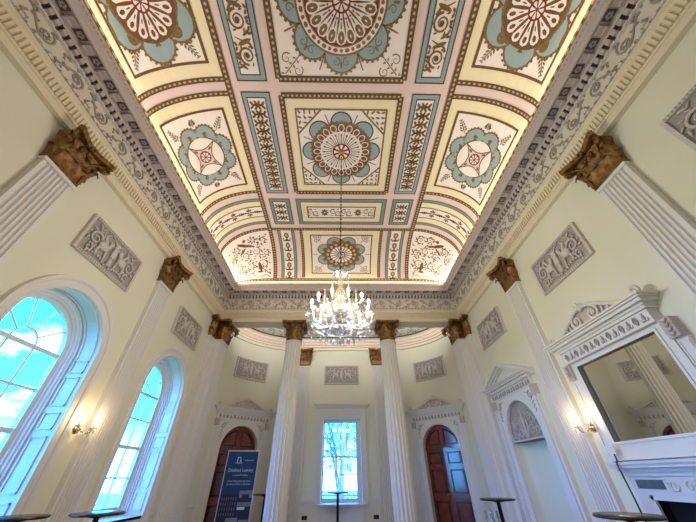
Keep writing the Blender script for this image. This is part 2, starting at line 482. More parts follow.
# --- narrow bordered panels flanking the square panels
def panel_side(s, v0, v1, kind, label, group):
    p = cpanel('ceiling_panel', label, group)
    mb = MB(BLUE if kind != 'small' else TEAL); patch(mb, s*1.42, s*1.97, v0, v1, .006)
    mb.use(DARK); frame(mb, min(s*1.41,s*1.98), max(s*1.41,s*1.98), v0-.01, v1+.01, .022, .009)
    frame(mb, min(s*1.51,s*1.89), max(s*1.51,s*1.89), v0+.09, v1-.09, .02, .012)
    mb.build('blue_border', p)
    mb = MB(CWHITE); patch(mb, s*1.525, s*1.875, v0+.105, v1-.105, .010); mb.build('field', p)
    mb = MB(GOLD); u = s*1.70; o = .014
    n = max(1, int((v1-v0-.3)/(.42 if kind == 'scroll' else .17)))
    for k in range(n):
        v = v0+.15+(v1-v0-.3)*(k+.5)/n
        if kind == 'scroll':
            sg = 1 if k % 2 else -1
            ribbon(mb, spiral((u+sg*.02, v), .145, 1.9, PI/2*sg, sg, 30), .04, o, True)
            mb.use(BROWN); dot(mb, u+sg*.02, v, .045, .045, o+.003, 7); mb.use(GOLD)
            ribbon(mb, [(u+sg*.14, v-.10), (u+sg*.10, v-.18), (u-sg*.02, v-.22), (u-sg*.13, v-.27)], .05, o, True)
            dot(mb, u+sg*.02, v-.20, .13, .035, o+.001, 8, -sg*.35); dot(mb, u-sg*.08, v+.17, .08, .025, o+.001, 8, sg*.6)
            for j in range(6):
                dot(mb, u-sg*.14, v-.17+.07*j, .04, .022, o+.002, 6, 1+j)
                t = j*1.05; dot(mb, u+sg*.02+.155*cos(t), v+.155*sin(t), .035, .016, o+.002, 6, t+.8)
        else:
            mb.use(BROWN if k % 2 else GOLD)
            for a in range(6):
                t = a*PI/3+k; dot(mb, u+.06*cos(t), v+.05*sin(t), .055, .026, o, 6, t)
            for sg in (-1, 1):
                dot(mb, u+sg*.12, v+.045, .055, .026, o, 6, sg*.7); dot(mb, u+sg*.115, v-.04, .05, .024, o, 6, -sg*.9); dot(mb, u+sg*.05, v+.075, .03, .02, o+.001, 5)
                ribbon(mb, [(u+sg*.03, v), (u+sg*.1, v+.02), (u+sg*.15, v-.05)], .012, o)
    mb.build('scrollwork', p)
SN = {-1: 'window', 1: 'fireplace'}
for s in (-1, 1):
    w = SN[s]
    panel_side(s, -.16, 2.14, 'scroll', 'tall blue bordered ceiling panel with gilded spirals, %s side of the largest panel' % w, 'tall blue bordered ceiling panels')
    panel_side(s, 2.34, 4.80, 'dense', 'tall blue bordered ceiling panel with dense foliage, %s side of the chandelier panel' % w, 'tall blue bordered ceiling panels')
    panel_side(s, 5.0, 5.95, 'small', 'small grey bordered ceiling panel with rosette foliage, %s side of the long panel' % w, 'small grey bordered ceiling panels')
    panel_side(s, 2*YC-4.80, 2*YC-2.34, 'dense', 'tall blue bordered ceiling panel with dense foliage behind the largest panel, %s side' % w, 'tall blue bordered ceiling panels')

# --- coved side panels
def panel_cove(s, kind, label):
    p = cpanel('ceiling_panel', label, 'curved panels of the side coves')
    big = kind == 'petal'
    v0, v1 = (-.10, 2.08) if big else (2.41, 4.72)
    w0, w1 = (.14, 1.84) if big else (2.65, 4.50)
    cy = (w0+w1)/2; c = (s*3.05, cy)
    mb = MB(YEL); patch(mb, s*2.225, s*(UM-.1), v0, v1, .006); mb.build('straw_frame', p)
    mb = MB(CWHITE); patch(mb, s*2.40, s*3.70, w0, w1, .011)
    mb.use(BROWN)
    frame(mb, min(s*2.38,s*3.72), max(s*2.38,s*3.72), w0-.02, w1+.02, .045, .014)
    mb.build('field', p)
    mb = MB(BLUE); su = .98; sv = 1.12
    if big:
        lobes(mb, c, su, sv, 6, .45, .26, BLUE, .015, PI/2)
        mb.use(GOLD)
        for k in range(12):
            q = P2(c, su, sv, .50, PI/12+2*PI*k/12); disc(mb, q, su, sv, .085, .019, 10, 1)
        disc(mb, c, su, sv, .50, .020, 40, 2)
        mb.build('blue_scallop_ring', p); mb = MB(BROWN)
        disc(mb, c, su, sv, .46, .024, 40, 2)
        petals(mb, c, su, sv, 14, .1, .42, .068, CWHITE, .027, PI/2, RED)
        mb.use(BROWN)
        for k in range(14):
            th = PI/2+2*PI*k/14; q = P2(c, su, sv, .34, th); dot(mb, q[0], q[1], .05, .03, .034, 7, th)
            q = P2(c, su, sv, .22, th); dot(mb, q[0], q[1], .04, .01, .034, 6, th)
        flower(mb, c, su, sv, .125, .036)
        mb.build('medallion', p)
    else:
        lobes(mb, c, su, sv, 8, .42, .205, BLUE, .015, PI/8)
        mb.use(GOLD)
        for k in range(8):
            q = P2(c, su, sv, .445, PI/8+2*PI*k/8); disc(mb, q, su, sv, .06, .0195, 10, 1)
        mb.build('blue_scallop_ring', p); mb = MB(GOLD)
        disc(mb, c, su, sv, .41, .021, 48, 2)
        mb.use(PINK); disc(mb, c, su, sv, .385, .024, 48, 2)
        for k in range(4):                          # four white lenses round a concave diamond
            t0 = k*PI/2+PI*.25; t1 = t0+PI/2; A = P2(c,su,sv,.385,t0); B = P2(c,su,sv,.385,t1)
            arc = [P2(c,su,sv,.385,t0+(t1-t0)*i/10) for i in range(11)]
            mid = (t0+t1)/2
            inn = [((A[0]*(1-t)+B[0]*t)-su*.115*sin(PI*t)*cos(mid), (A[1]*(1-t)+B[1]*t)-sv*.115*sin(PI*t)*sin(mid)) for t in [i/10 for i in range(11)]]
            mb.use(CWHITE); mb.strip([M(*q,.027) for q in arc], [M(*q,.027) for q in inn])
            mb.use(GOLD); ribbon(mb, inn, .022, .030)
            q = P2(c,su,sv,.215,t0); dot(mb, q[0], q[1], .05, .022, .029, 6, t0)
        flower(mb, c, su, sv, .125, .031)
        mb.build('medallion', p)
    mb = MB(GOLD)
    for sx in (-1, 1):
        for sy in (-1, 1):
            spray(mb, c[0]+sx*.40, cy+sy*.52, math.atan2(sy*.34, sx*.2), .30, .016)
    for sy in (-1, 1):
        spray(mb, c[0], cy+sy*(.72 if big else .68), sy*PI/2, .13, .016)
    mb.build('corner_sprays', p)
for s in (-1, 1):
    panel_cove(s, 'petal', 'curved ceiling panel on the %s side with white petal medallion and six blue scallops' % SN[s])
    panel_cove(s, 'lens', 'curved ceiling panel on the %s side with four white lens shapes round a red rosette' % SN[s])
# --- coved strip beyond them
def strip_cove(s, label):
    p = cpanel('ceiling_panel', label, 'curved bands of the side coves')
    a, b = s*2.225, s*(UM-.1)
    mb = MB(YEL); patch(mb, a, b, 5.08, 5.84, .006); mb.build('straw_frame', p)
    mb = MB(TEAL)
    for v0, v1 in ((5.0,5.08),(5.84,5.92)):
        mb = MB(TEAL); patch(mb, a, b, v0, v1, .008); mb.use(DARK); patch(mb, a, b, v0-.012, v0+.006, .010); patch(mb, a, b, v1-.006, v1+.012, .010)
        mb.build('grey_border', p)
    mb = MB(CWHITE); patch(mb, a, b, 5.28, 5.63, .010)
    mb.use(GOLD); patch(mb, a, b, 5.255, 5.285, .013); patch(mb, a, b, 5.625, 5.655, .013)
    for k in range(8):
        u = s*(2.36+.205*k)
        if k % 2:
            for t in range(8): dot(mb, u+.05*cos(t*PI/4), 5.455+.1*sin(t*PI/4), .05, .024, .015, 6, t*PI/4)
        else:
            mb.use(DARK)
            for j in range(5): dot(mb, u-.1+.05*j, 5.455, .03, .05-.012*abs(j-2), .015, 6)
            mb.use(GOLD)
    mb.build('scrollwork_strip', p)
for s in (-1, 1): strip_cove(s, 'curved white scroll band across the %s side cove, near the apse' % SN[s])
# --- end cove
def foliage(mb, s, off):
    """arabesque of a corner panel: stems, spirals, two winged figures"""
    mb.use(GOLD); B0 = 2.3; 
    stem = [(s*(2.34+.10*i), 7.72-.04*i-.16*sin(i*.5)) for i in range(12)]
    ribbon(mb, stem, .022, off)
    for (u, v, r, g) in ((2.55,7.3,.17,1),(2.95,7.35,.15,-1),(2.7,6.85,.14,-1),(3.05,6.9,.13,1),(3.35,7.25,.13,1),(3.3,6.6,.11,-1),(2.48,6.5,.11,1),(2.75,6.45,.09,-1),(3.5,6.85,.10,1),(2.42,6.95,.10,-1),(3.2,7.55,.10,1),(3.6,7.55,.08,-1)):
        ribbon(mb, spiral((s*u, v), r, 1.3, 1.2*g, g*s, 20), .028, off, True)
        for j in range(7): dot(mb, s*u+r*1.2*cos(j*.9), v+r*1.2*sin(j*.9), .04, .018, off+.002, 6, j*.9+.8)
    mb.use(BROWN)
    for (u, v, a, b, t) in ((2.62,7.42,.05,.19,.2),(2.62,7.62,.09,.04,0),(3.05,6.52,.05,.2,1.0),(2.85,6.62,.13,.035,-.4),(3.1,6.72,.14,.035,.6),(2.98,6.4,.05,.05,0)):
        dot(mb, s*u, v, a, b, off+.003, 9, t*s)
    for k in range(60):
        dot(mb, s*(2.3+random.random()*1.35), 6.3+random.random()*1.45, .04, .018, off+.001, 6, random.random()*3)
    mb.use(GOLD)
    for g in range(4):
        for j in range(9): dot(mb, s*(2.32+.36*g+.036*j), 7.86-.09*sin(PI*j/8)-.0, .018, .018, off, 6)
for s in (-1, 1):
    p = cpanel('ceiling_panel', 'white corner ceiling panel with gilded foliage and figures, %s side of the apse end' % SN[s], 'white corner ceiling panels')
    mb = MB(CWHITE, True); patch(mb, s*2.225, s*(UM-.1), 6.2, VM-.26, .006, .1); mb.build('field', p)
    mb = MB(GOLD); foliage(mb, s, .012); mb.build('foliage', p)
    p = cpanel('ceiling_panel', 'upright white strip with vase ornament on the end cove, %s side' % SN[s], 'upright strips of the end cove')
    mb = MB(TEAL)
    for a, b in ((1.455,1.545),(1.875,1.965)):
        mb = MB(TEAL); patch(mb, s*a, s*b, 6.2, VM-.27, .008); mb.use(DARK)
        patch(mb, s*(a-.006), s*(a+.012), 6.2, VM-.27, .010); patch(mb, s*(b-.012), s*(b+.006), 6.2, VM-.27, .010)
        mb.build('grey_border', p)
    mb = MB(CWHITE); patch(mb, s*1.545, s*1.875, 6.2, VM-.27, .007); mb.build('field', p)
    mb = MB(BROWN)
    for k in range(5):
        v = 6.38+.34*k; u = s*1.71; mb.use(BROWN)
        dot(mb, u, v, .075, .10, .012, 9); mb.use(BEAD); dot(mb, u, v, .04, .06, .015, 7); mb.use(BROWN)
        dot(mb, u, v+.17, .13, .03, .012, 8); dot(mb, u, v+.14, .03, .07, .012, 6)
        for sg in (-1, 1): dot(mb, u+sg*.11, v+.12, .04, .016, .012, 6, sg*.8)
    mb.build('vase_ornament', p)
p = cpanel('ceiling_panel', 'straw framed ceiling panel sloping down above the apse, oval blue scalloped medallion')
mb = MB(YEL); patch(mb, -1.2, 1.2, 6.2, VM-.27, .006); mb.build('straw_frame', p)
mb = MB(CWHITE); patch(mb, -.95, .95, 6.38, 7.70, .009)
mb.use(BROWN); frame(mb, -.98, .98, 6.35, 7.73, .035, .012); mb.build('field', p)
c = (0, 7.02); mb = MB(BLUE)
lobes(mb, c, 1.28, 1., 8, .44, .175, BLUE, .014, PI/8, GOLD)
mb.use(GOLD)
for sx in (-1, 1):
    for sy in (-1, 1): cornerscroll(mb, sx*.62, 7.02+sy*.40, sx, sy, .24, .014)
    ribbon(mb, [(sx*.78, 7.02), (sx*.92, 7.02)], .016, .014)
mb.build('blue_scallop_ring', p)
mb = MB(GOLD)
for k in range(16):
    q = P2(c, 1.28, 1, .43, 2*PI*k/16); disc(mb, q, 1.28, 1, .07, .019, 10, 1)
disc(mb, c, 1.28, 1, .44, .020, 40, 2)
mb.use(REDB); disc(mb, c, 1.28, 1, .36, .0225, 40, 2)
mb.use(BEAD)
for k in range(16):
    q = P2(c, 1.28, 1, .345, 2*PI*k/16); dot(mb, q[0], q[1], .05, .05, .025, 7)
mb.use(GOLD); disc(mb, c, 1.28, 1, .29, .0245, 40, 2)
petals(mb, c, 1.28, 1, 18, .08, .285, .035, CWHITE, .027)
flower(mb, c, 1.28, 1, .10, .034)
mb.build('medallion', p)

# ------------------------------------------------------------------ walls
ZT = 5.26
def arcp(cx, r, zs, zb, n=24):
    return [(cx-r, zb)]+[(cx-r*cos(PI*i/n), zs+r*sin(PI*i/n)) for i in range(n+1)]+[(cx+r, zb)]
def arch_wall(mb, x, y0, y1, ops):
    """a long wall on the plane x with arched openings (centre, radius, spring height, foot height)"""
    def q(a, b, c, d): mb.add([(x,a,c),(x,b,c),(x,b,d),(x,a,d)], [(0,1,2,3)])
    cur = y0
    for (c, r, zs, zb) in sorted(ops):
        q(cur, c-r, 0, ZT)
        if zb > 0: q(c-r, c+r, 0, zb)
        n = 24
        pts = [(c-r*cos(PI*i/n), zs+r*sin(PI*i/n)) for i in range(n+1)]
        mb.strip([(x,a,b) for a, b in pts], [(x,a,ZT) for a, b in pts])
        cur = c+r
    q(cur, y1, 0, ZT)
YB = 2*YC-8.05
WINS = [(3.65,.72,2.86,.86),(6.50,.74,2.86,.86),(.80,.72,2.86,.86),(-2.05,.72,2.86,.86)]
for nm, x, ops, dx in (('wall_left', -W, WINS, -.5), ('wall_right', W, [(6.56,.61,2.06,0.)], .5)):
    r = structure(nm)
    mb = MB(WALL); arch_wall(mb, x, YB, 8.42, ops); mb.build('plaster_face', r)
    if dx < 0:
        mb = MB(STONEW); arch_wall(mb, x+dx, YB-.4, 8.6, ops); mb.build('outer_face', r)
    else:
        mb = MB(STONEW); mb.box(x+.35, x+.5, YB-.4, 8.6, 0, 6.5); mb.build('outer_face', r)
mb = MB(WALL); mb.box(-W-.5, W+.5, YB-.3, YB, 0, 6.6); o = mb.build('wall_back'); o['kind'] = 'structure'
mb = MB(FLOOR); mb.box(-W-.5, W+.5, YB-.3, 11, -.1, 0); o = mb.build('floor'); o['kind'] = 'structure'

# apse: flat middle with quarter-round corners
AR = 2.1; AXC = 1.6; AYC = 8.4; AYB = 10.5
def apse_line(d, half=None):
    pts = []
    n = 18
    for i in range(n+1):
        a = PI/2*i/n; pts.append((-AXC-(AR-d)*cos(a), AYC+(AR-d)*sin(a)))
    for i in range(n+1):
        a = PI/2*(1-i/n); pts.append((AXC+(AR-d)*cos(a), AYC+(AR-d)*sin(a)))
    return pts
WX, WZ0, WZ1 = .68, .78, 2.98
mb = MB(WALL, True)
pl = apse_line(0); n2 = len(pl)//2
for side in (pl[:n2], pl[n2:]):
    mb.strip([(x,y,0) for x,y in side], [(x,y,5.3) for x,y in side])
def qf(x0, x1, z0, z1): mb.add([(x0,AYB,z0),(x1,AYB,z0),(x1,AYB,z1),(x0,AYB,z1)], [(0,1,2,3)])
qf(-AXC, -WX, 0, 5.3); qf(WX, AXC, 0, 5.3); qf(-WX, WX, 0, WZ0); qf(-WX, WX, WZ1, 5.3)
apse = structure('wall_end'); mb.build('plaster_face', apse)
mb = MB(STONEW)
for s in (-1, 1):
    mb.add([(s*4.2,8.3,0),(s*4.2,10.9,0),(s*4.2,10.9,6),(s*4.2,8.3,6)], [(0,1,2,3)])
    mb.box(min(s*.65,s*4.2), max(s*.65,s*4.2), 10.8, 10.9, 0, 6)
mb.box(-.65,.65,10.8,10.9,0,.78); mb.box(-.65,.65,10.8,10.9,2.92,6); mb.box(-4.2,4.2,8.3,10.9,5.95,6.0)
mb.build('outer_face', apse)
def apse_sweep(mb, prof):
    k = [apse_line(d) for d, z in prof]
    for i in range(len(prof)-1):
        mb.strip([(x,y,prof[i][1]) for x,y in k[i]], [(x,y,prof[i+1][1]) for x,y in k[i+1]])
tr = structure('trim_5')
mb = MB(CREAM); apse_sweep(mb, [(0,5.2),(.06,5.2),(.06,5.29),(.10,5.30),(.10,5.36)]); mb.build('apse_architrave', tr)
mb = MB(PINK); apse_sweep(mb, [(.10,5.36),(.13,5.37),(.13,5.47)]); mb.use(CREAM); apse_sweep(mb, [(.13,5.47),(.17,5.49),(.20,5.55),(.29,5.58)])
mb.use(DARK); apse_sweep(mb, [(.29,5.58),(.30,5.60),(.33,5.61)]); mb.build('apse_cornice', tr)
ac = structure('ceiling_apse')
mb = MB(CWHITE); pl = apse_line(.31); mb.add([(x,y,5.62) for x,y in pl], [tuple(range(len(pl)))]); mb.build('apse_field', ac)
mb = MB(BLUE)
mb.strip([(x,y,5.612) for x,y in apse_line(.95)], [(x,y,5.612) for x,y in apse_line(1.25)])
mb.use(DARK); mb.strip([(x,y,5.610) for x,y in apse_line(.93)], [(x,y,5.610) for x,y in apse_line(.96)])
mb.strip([(x,y,5.610) for x,y in apse_line(1.24)], [(x,y,5.610) for x,y in apse_line(1.27)])
mb.build('apse_band', ac)
mb = MB(LEAFG)
l0 = apse_line(.62)
acc = 0; path = []
for i in range(len(l0)-1):
    a, b = Vector(l0[i]), Vector(l0[i+1]); d = (b-a).length; k = max(1, int(d/.055))
    for j in range(k): path.append((a+(b-a)*j/k, (b-a).normalized()))
for i, (p, t) in enumerate(path):
    nn = Vector((-t.y, t.x)); sg = 1 if (i//10) % 2 else -1
    if i % 10 == 0:
        sp = spiral((0,0), .15, 1.4, 0, sg, 18)
        mb.use(LEAFG if (i//10) % 3 else ORN)
        mb.tube([(p.x+t.x*a+nn.x*(b+.05*sg), p.y+t.y*a+nn.y*(b+.05*sg), 5.605) for a, b in sp], .016, 4, .006)
    elif i % 2:
        mb.use(LEAFG if i % 4 == 1 else GREYM)
        q = p+nn*(.14*sg*(1 if i % 4 == 1 else -1)); mb.ball((q.x,q.y,5.61), .05, .03, .012, 6, 3)
mb.build('apse_leaf_scroll', ac)

# ------------------------------------------------------------------ main entablature (mitred run round the room)
YE = 8.05
RUN = {'L': (lambda s,d,z: (-(W-d), s, z), lambda d: (2*YC-YE+d, YE-d)),
       'R': (lambda s,d,z: (W-d, s, z), lambda d: (2*YC-YE+d, YE-d)),
       'E': (lambda s,d,z: (s, YE-d, z), lambda d: (-(W-d), W-d)),
       'B': (lambda s,d,z: (s, 2*YC-YE+d, z), lambda d: (-(W-d), W-d))}
def run_prof(mb, k, prof):
    f, ext = RUN[k]
    for (d0,z0), (d1,z1) in zip(prof, prof[1:]):
        a0, a1 = ext(d0); b0, b1 = ext(d1)
        mb.add([f(a0,d0,z0), f(a1,d0,z0), f(b1,d1,z1), f(b0,d1,z1)], [(0,1,2,3)])
def run_box(mb, k, s0, s1, d0, d1, z0, z1):
    f, _ = RUN[k]
    a = [f(s,d,z) for z in (z0,z1) for s, d in ((s0,d0),(s1,d0),(s1,d1),(s0,d1))]
    sm = mb.sm; mb.sm = False
    mb.add(a, [(0,1,2,3),(4,5,6,7),(0,1,5,4),(1,2,6,5),(2,3,7,6),(3,0,4,7)]); mb.sm = sm
for k, nm in (('L','trim_1'),('R','trim_2'),('E','trim_3'),('B','trim_4')):
    f, ext = RUN[k]; root = structure(nm)
    front = 1 if k == 'B' else 0
    lo, hi = ext(.1)
    if k in 'LR': lo = -2.2
    mb = MB(CREAM)
    start = [(-.37,5.75),(-.37,5.2)] if k == 'E' else [(-.05,5.2)]
    run_prof(mb, k, start+[(.08,5.2),(.08,5.30),(.095,5.305),(.095,5.335),(.085,5.34),(.085,5.50),(.10,5.51),(.10,5.56),(.125,5.585),(.125,5.60),(.09,5.605)])
    if not front:
        n = int((hi-lo)/.058)
        for i in range(n):
            s0 = lo+(hi-lo)*(i+.22)/n; run_box(mb, k, s0, s0+.034, .08, .115, 5.345, 5.49)
    mb.build('architrave', root)
    mb = MB(ORN); run_prof(mb, k, [(.09,5.605),(.115,5.62),(.115,5.655),(.09,5.67)])
    if not front:
        n = int((hi-lo)/.10)
        for i in range(n):
            s0 = lo+(hi-lo)*(i+.2)/n; mb.use(STONEW); run_box(mb, k, s0, s0+.055, .10, .13, 5.618, 5.66)
    mb.build('rope_moulding', root)
    mb = MB(FRZ); run_prof(mb, k, [(.09,5.67),(.09,5.95)]); mb.build('frieze_ground', root)
    if not front:
        mb = MB(ORN, True); per = .50; n = int((hi-lo)/per)
        def T3(s, z): return f(s, .098, z)
        for i in range(n):
            s0 = lo+(hi-lo)*(i+.5)/n; sg = 1 if i % 2 else -1; zc = 5.81
            mb.use(ORN)
            mb.tube([T3(a,b) for a, b in spiral((s0, zc), .115, 1.45, -PI/2*sg, sg, 22)], .015, 4, .007)
            mb.tube([T3(s0-.30+.06*j, zc-sg*(.10*cos(j*PI/5))) for j in range(6)], .013, 4)
            for j in range(8):
                a = j*PI/4; mb.tube([T3(s0+.03*cos(a), zc+.03*sin(a)), T3(s0+.06*cos(a), zc+.06*sin(a))], .016, 4, .006)
            for j, (da, db, l, an) in enumerate(((.2,.09,.07,.6),(.22,-.08,.07,-.7),(.28,.02,.09,.2),(-.19,.1,.06,2.2),(-.2,-.1,.06,-2.3),(.15,.115,.05,1.2),(.27,-.11,.05,-.2),(-.13,-.03,.05,2.6),(.05,-.125,.06,-.4),(-.06,.125,.05,2.6),(.24,.115,.05,.4),(-.25,.03,.05,1.8))):
                mb.tube([T3(s0+da, zc+sg*db), T3(s0+da+l*cos(an), zc+sg*(db+l*sin(an)))], .020, 4, .004)
        mb.build('frieze_scrollwork', root)
    mb = MB(STONEW); run_prof(mb, k, [(.09,5.95),(.12,5.955),(.125,5.985),(.115,5.99)])
    mb.use(MAUVE); run_prof(mb, k, [(.115,5.99),(.115,5.998)])
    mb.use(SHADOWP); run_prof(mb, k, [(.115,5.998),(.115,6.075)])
    if not front:
        n = int((hi-lo)/.105); mb.use(MAUVE)
        for i in range(n):
            s0 = lo+(hi-lo)*(i+.2)/n; run_box(mb, k, s0, s0+.06, .115, .17, 6.0, 6.075)
        mb.use(STONEW)
        for i in range(n):
            s0 = lo+(hi-lo)*(i+.15)/n; run_box(mb, k, s0, s0+.07, .10, .135, 5.955, 5.985)
    mb.build('dentil_band', root)
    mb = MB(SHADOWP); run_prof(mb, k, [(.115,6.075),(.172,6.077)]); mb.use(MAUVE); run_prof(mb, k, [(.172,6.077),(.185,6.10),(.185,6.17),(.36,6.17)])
    if not front:
        n = int((hi-lo)/.30)
        for i in range(n):
            s0 = lo+(hi-lo)*(i+.5)/n
            mb.use(MAUVE); run_box(mb, k, s0-.055, s0+.055, .185, .325, 6.125, 6.17); run_box(mb, k, s0-.055, s0+.055, .185, .25, 6.10, 6.125)
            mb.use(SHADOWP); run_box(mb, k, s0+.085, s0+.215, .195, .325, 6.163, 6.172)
            mb.use(ORN)
            for a in range(5):
                c0 = f(s0+.15+.03*cos(a*2*PI/5), .26+.03*sin(a*2*PI/5), 6.16); mb.ball(c0, .022, .022, .012, 6, 3)
    mb.build('modillion_band', root)
    mb = MB(MAUVE); run_prof(mb, k, [(.36,6.17),(.345,6.14),(.37,6.14),(.37,6.235),(.38,6.24),(.385,6.26),(.40,6.275),(.415,6.33),(.42,6.345),(.40,6.355),(.366,6.40),(.33,6.52)])
    if not front:
        n = int((hi-lo)/.07); mb.use(ORN)
        for i in range(n):
            s0 = lo+(hi-lo)*(i+.3)/n; run_box(mb, k, s0, s0+.03, .385, .412, 6.285, 6.31)
    mb.build('corona', root)

# chair rail
tr = structure('trim_6')
mb = MB(WHITE)
for x in (-1, 1):
    spans = ((2.5,2.72),(4.54,4.86),(5.33,5.58),(7.38,7.6)) if x < 0 else ((2.5,2.85),(4.62,4.86),(5.33,5.5),(7.5,7.6))
    for a, b in spans: mb.box(min(x*W,x*(W-.04)), max(x*W,x*(W-.04)), a, b, .84, .90)
for d0, d1, z0, z1 in ((0,.035,.84,.85),(.035,.035,.85,.89),(.035,0,.89,.9)):
    l0, l1 = apse_line(d0), apse_line(d1); k = len(l0)//2
    for sl in (slice(0,5), slice(14,k), slice(k,k+5), slice(k+14,None)):
        mb.strip([(x,y,z0) for x,y in l0[sl]], [(x,y,z1) for x,y in l1[sl]])
for s in (-1, 1):
    mb.box(min(s*.8,s*1.18), max(s*.8,s*1.18), 10.465, 10.5, .84, .9)
mb.build('chair_rail', tr)

# ------------------------------------------------------------------ orders
def leaf(mb, b, out, h, w, curl):
    tx, ty = -out[1], out[0]
    def fn(i, j):
        t = j; x = (i-.5)*2
        zz = h*(t/.86) if t < .86 else h*(1-((t-.86)/.14)**2*.2)
        oo = curl*(t**2.6)*1.0+.012*(1-x*x)
        ww = w*(.72+.45*sin(PI*min(t,.8)*.9))*(1 if t < .75 else max(.25, 1-(t-.75)*2.6))*(1+.14*sin(t*26))
        return (b[0]+out[0]*oo+tx*x*ww/2, b[1]+out[1]*oo+ty*x*ww/2, b[2]+zz)
    mb.grid(fn, 4, 11)
def volute(mb, c, dirv, r, th=.03):
    pts = [(c[0]+dirv[0]*a, c[1]+dirv[1]*a, c[2]+b) for a, b in spiral((0,0), r, 1.75, PI*.95, -1, 24)]
    mb.tube(pts, th, 5, th*.45)
    mb.ball(c, th*.9, th*.9, th*.9, 6, 4)
def capital_flat(w):
    mb = MB(BRONZE, True); h = .57; y0 = -.08
    def bell(i, j):
        z = j*.5; fl = .02+.07*j**3
        xs = [(-w/2-fl, 0.), (-w/2-fl, y0-fl), (w/2+fl, y0-fl), (w/2+fl, 0.)]
        return (*xs[min(3,int(round(i*3)))], z)
    mb.sm = False; mb.grid(bell, 3, 6); mb.sm = True
    mb.tube([(-w/2-.015, 0, .015), (-w/2-.015, y0-.015, .015), (w/2+.015, y0-.015, .015), (w/2+.015, 0, .015)], .018, 5)
    for x in (-.155, 0, .155): leaf(mb, (x*w/.45, y0-.012, .02), (0,-1), .22, .155, .085)
    for s in (-1, 1):
        leaf(mb, (s*(w/2+.015), -.045, .02), (s,0), .22, .10, .07)
        leaf(mb, (s*(w/2+.01), y0-.01, .05), (s*.7,-.7), .33, .12, .12)
        leaf(mb, (s*.078*w/.45, y0-.02, .06), (0,-1), .33, .14, .10)
        leaf(mb, (s*.215*w/.45, y0-.02, .05), (0,-1), .32, .10, .08)
        volute(mb, (s*(w/2+.06), y0-.15, .435), (s*.72,-.69), .072, .026)
        mb.tube([(s*.10, y0-.04, .26), (s*.16, y0-.06, .40), (s*(w/2+.02), y0-.11, .49), (s*(w/2+.08), y0-.16, .50)], .02, 5)
        volute(mb, (s*.055, y0-.085, .445), (s,0), .045, .017)
    mb.sm = False
    top = [(-w/2-.05,0),(-w/2-.055,y0-.04),(-w/2-.135,y0-.205),(-w/2-.10,y0-.245)]
    mid = [(-w/4,y0-.165),(0,y0-.135),(w/4,y0-.165)]
    P = top+mid+[(-x,y) for x, y in top[::-1]]
    mb.prism(P, lambda p: (p[0]*.97,p[1]*.96,.505), lambda p: (p[0],p[1],.575))
    mb.sm = True
    for a in range(6): mb.ball((.035*cos(a*PI/3), y0-.155, .52+.035*sin(a*PI/3)), .024, .024, .024, 6, 4)
    return mb
def capital_round(r):
    mb = MB(BRONZE, True)
    mb.lathe([(r+.005,0),(r+.022,.012),(r+.005,.03),(r-.005,.05),(r,.3),(r+.05,.48),(r+.07,.50)], 24)
    for k in range(8):
        a = PI/8+k*PI/4; o = (cos(a), sin(a)); leaf(mb, (o[0]*(r+.005),o[1]*(r+.005),.02), o, .22, .17, .085)
        a = k*PI/4; o = (cos(a), sin(a)); leaf(mb, (o[0]*(r+.012),o[1]*(r+.012),.05), o, .34, .15, .11)
    for k in range(4):
        a = PI/4+k*PI/2; o = (cos(a), sin(a))
        volute(mb, (o[0]*(r+.17), o[1]*(r+.17), .435), o, .075, .027)
        mb.tube([(o[0]*(r+.03),o[1]*(r+.03),.30),(o[0]*(r+.06),o[1]*(r+.06),.44),(o[0]*(r+.18),o[1]*(r+.18),.505)], .022, 5)
        for s in (-1, 1):
            a2 = k*PI/2+s*.22; o2 = (cos(a2), sin(a2)); t = (-sin(k*PI/2)*s, cos(k*PI/2)*s)
            volute(mb, (o2[0]*(r+.055), o2[1]*(r+.055), .445), t, .045, .017)
        a = k*PI/2
        for j in range(5): mb.ball(((r+.115)*cos(a)-.035*sin(a)*cos(j*1.26), (r+.115)*sin(a)+.035*cos(a)*cos(j*1.26), .525+.035*sin(j*1.26)), .024, .024, .024, 6, 4)
    P = []
    for k in range(4):
        a0 = PI/4+k*PI/2
        for t in range(9):
            aa = a0+PI/2*t/8; q = abs(t-4)/4
            if t < 8: P.append(((r+.115+(.51-r-.115)*q**2.4)*cos(aa), (r+.115+(.51-r-.115)*q**2.4)*sin(aa)))
    mb.prism(P, lambda p: (p[0]*.97,p[1]*.97,.505), lambda p: (p[0],p[1],.575))
    return mb
def flutes_flat(w, proj, n, z0, z1):
    mb = MB(WHITE); pts = [(-w/2, 0.)]
    m = .035; pitch = (w-2*m)/n
    pts.append((-w/2, -proj))
    for i in range(n):
        c = -w/2+m+pitch*(i+.5); r = pitch*.37
        for j in range(6):
            a = PI*j/5; pts.append((c-r*cos(a), -proj+r*1.5*sin(a)))
    pts += [(w/2, -proj), (w/2, 0.)]
    mb.strip([(x,y,z0) for x,y in pts], [(x,y,z1) for x,y in pts])
    return mb
ZC0 = 4.63
def pil_base(w, p):
    mb = MB(WHITE)
    for dz, z0, z1 in ((.06,0,.16),(.045,.16,.22),(.02,.22,.26),(.035,.26,.30)): mb.box(-w/2-dz, w/2+dz, -p-dz, 0, z0, z1)
    return mb
def make_pilaster(label, loc, rz, w=.45, p=.08, nf=7, group='fluted wall pilasters'):
    t = thing('pilaster', label, 'pilaster', loc, rz, group)
    pil_base(w, p).build('base', t)
    flutes_flat(w, p, nf, .30, ZC0-.05).build('shaft', t)
    mb = MB(WHITE); mb.box(-w/2-.02, w/2+.02, -p-.02, 0, ZC0-.05, ZC0); mb.build('astragal', t)
    c = capital_flat(w).build('capital', t, (0,0,ZC0)); c['label'] = 'gilded bronze leafy capital'
    return t
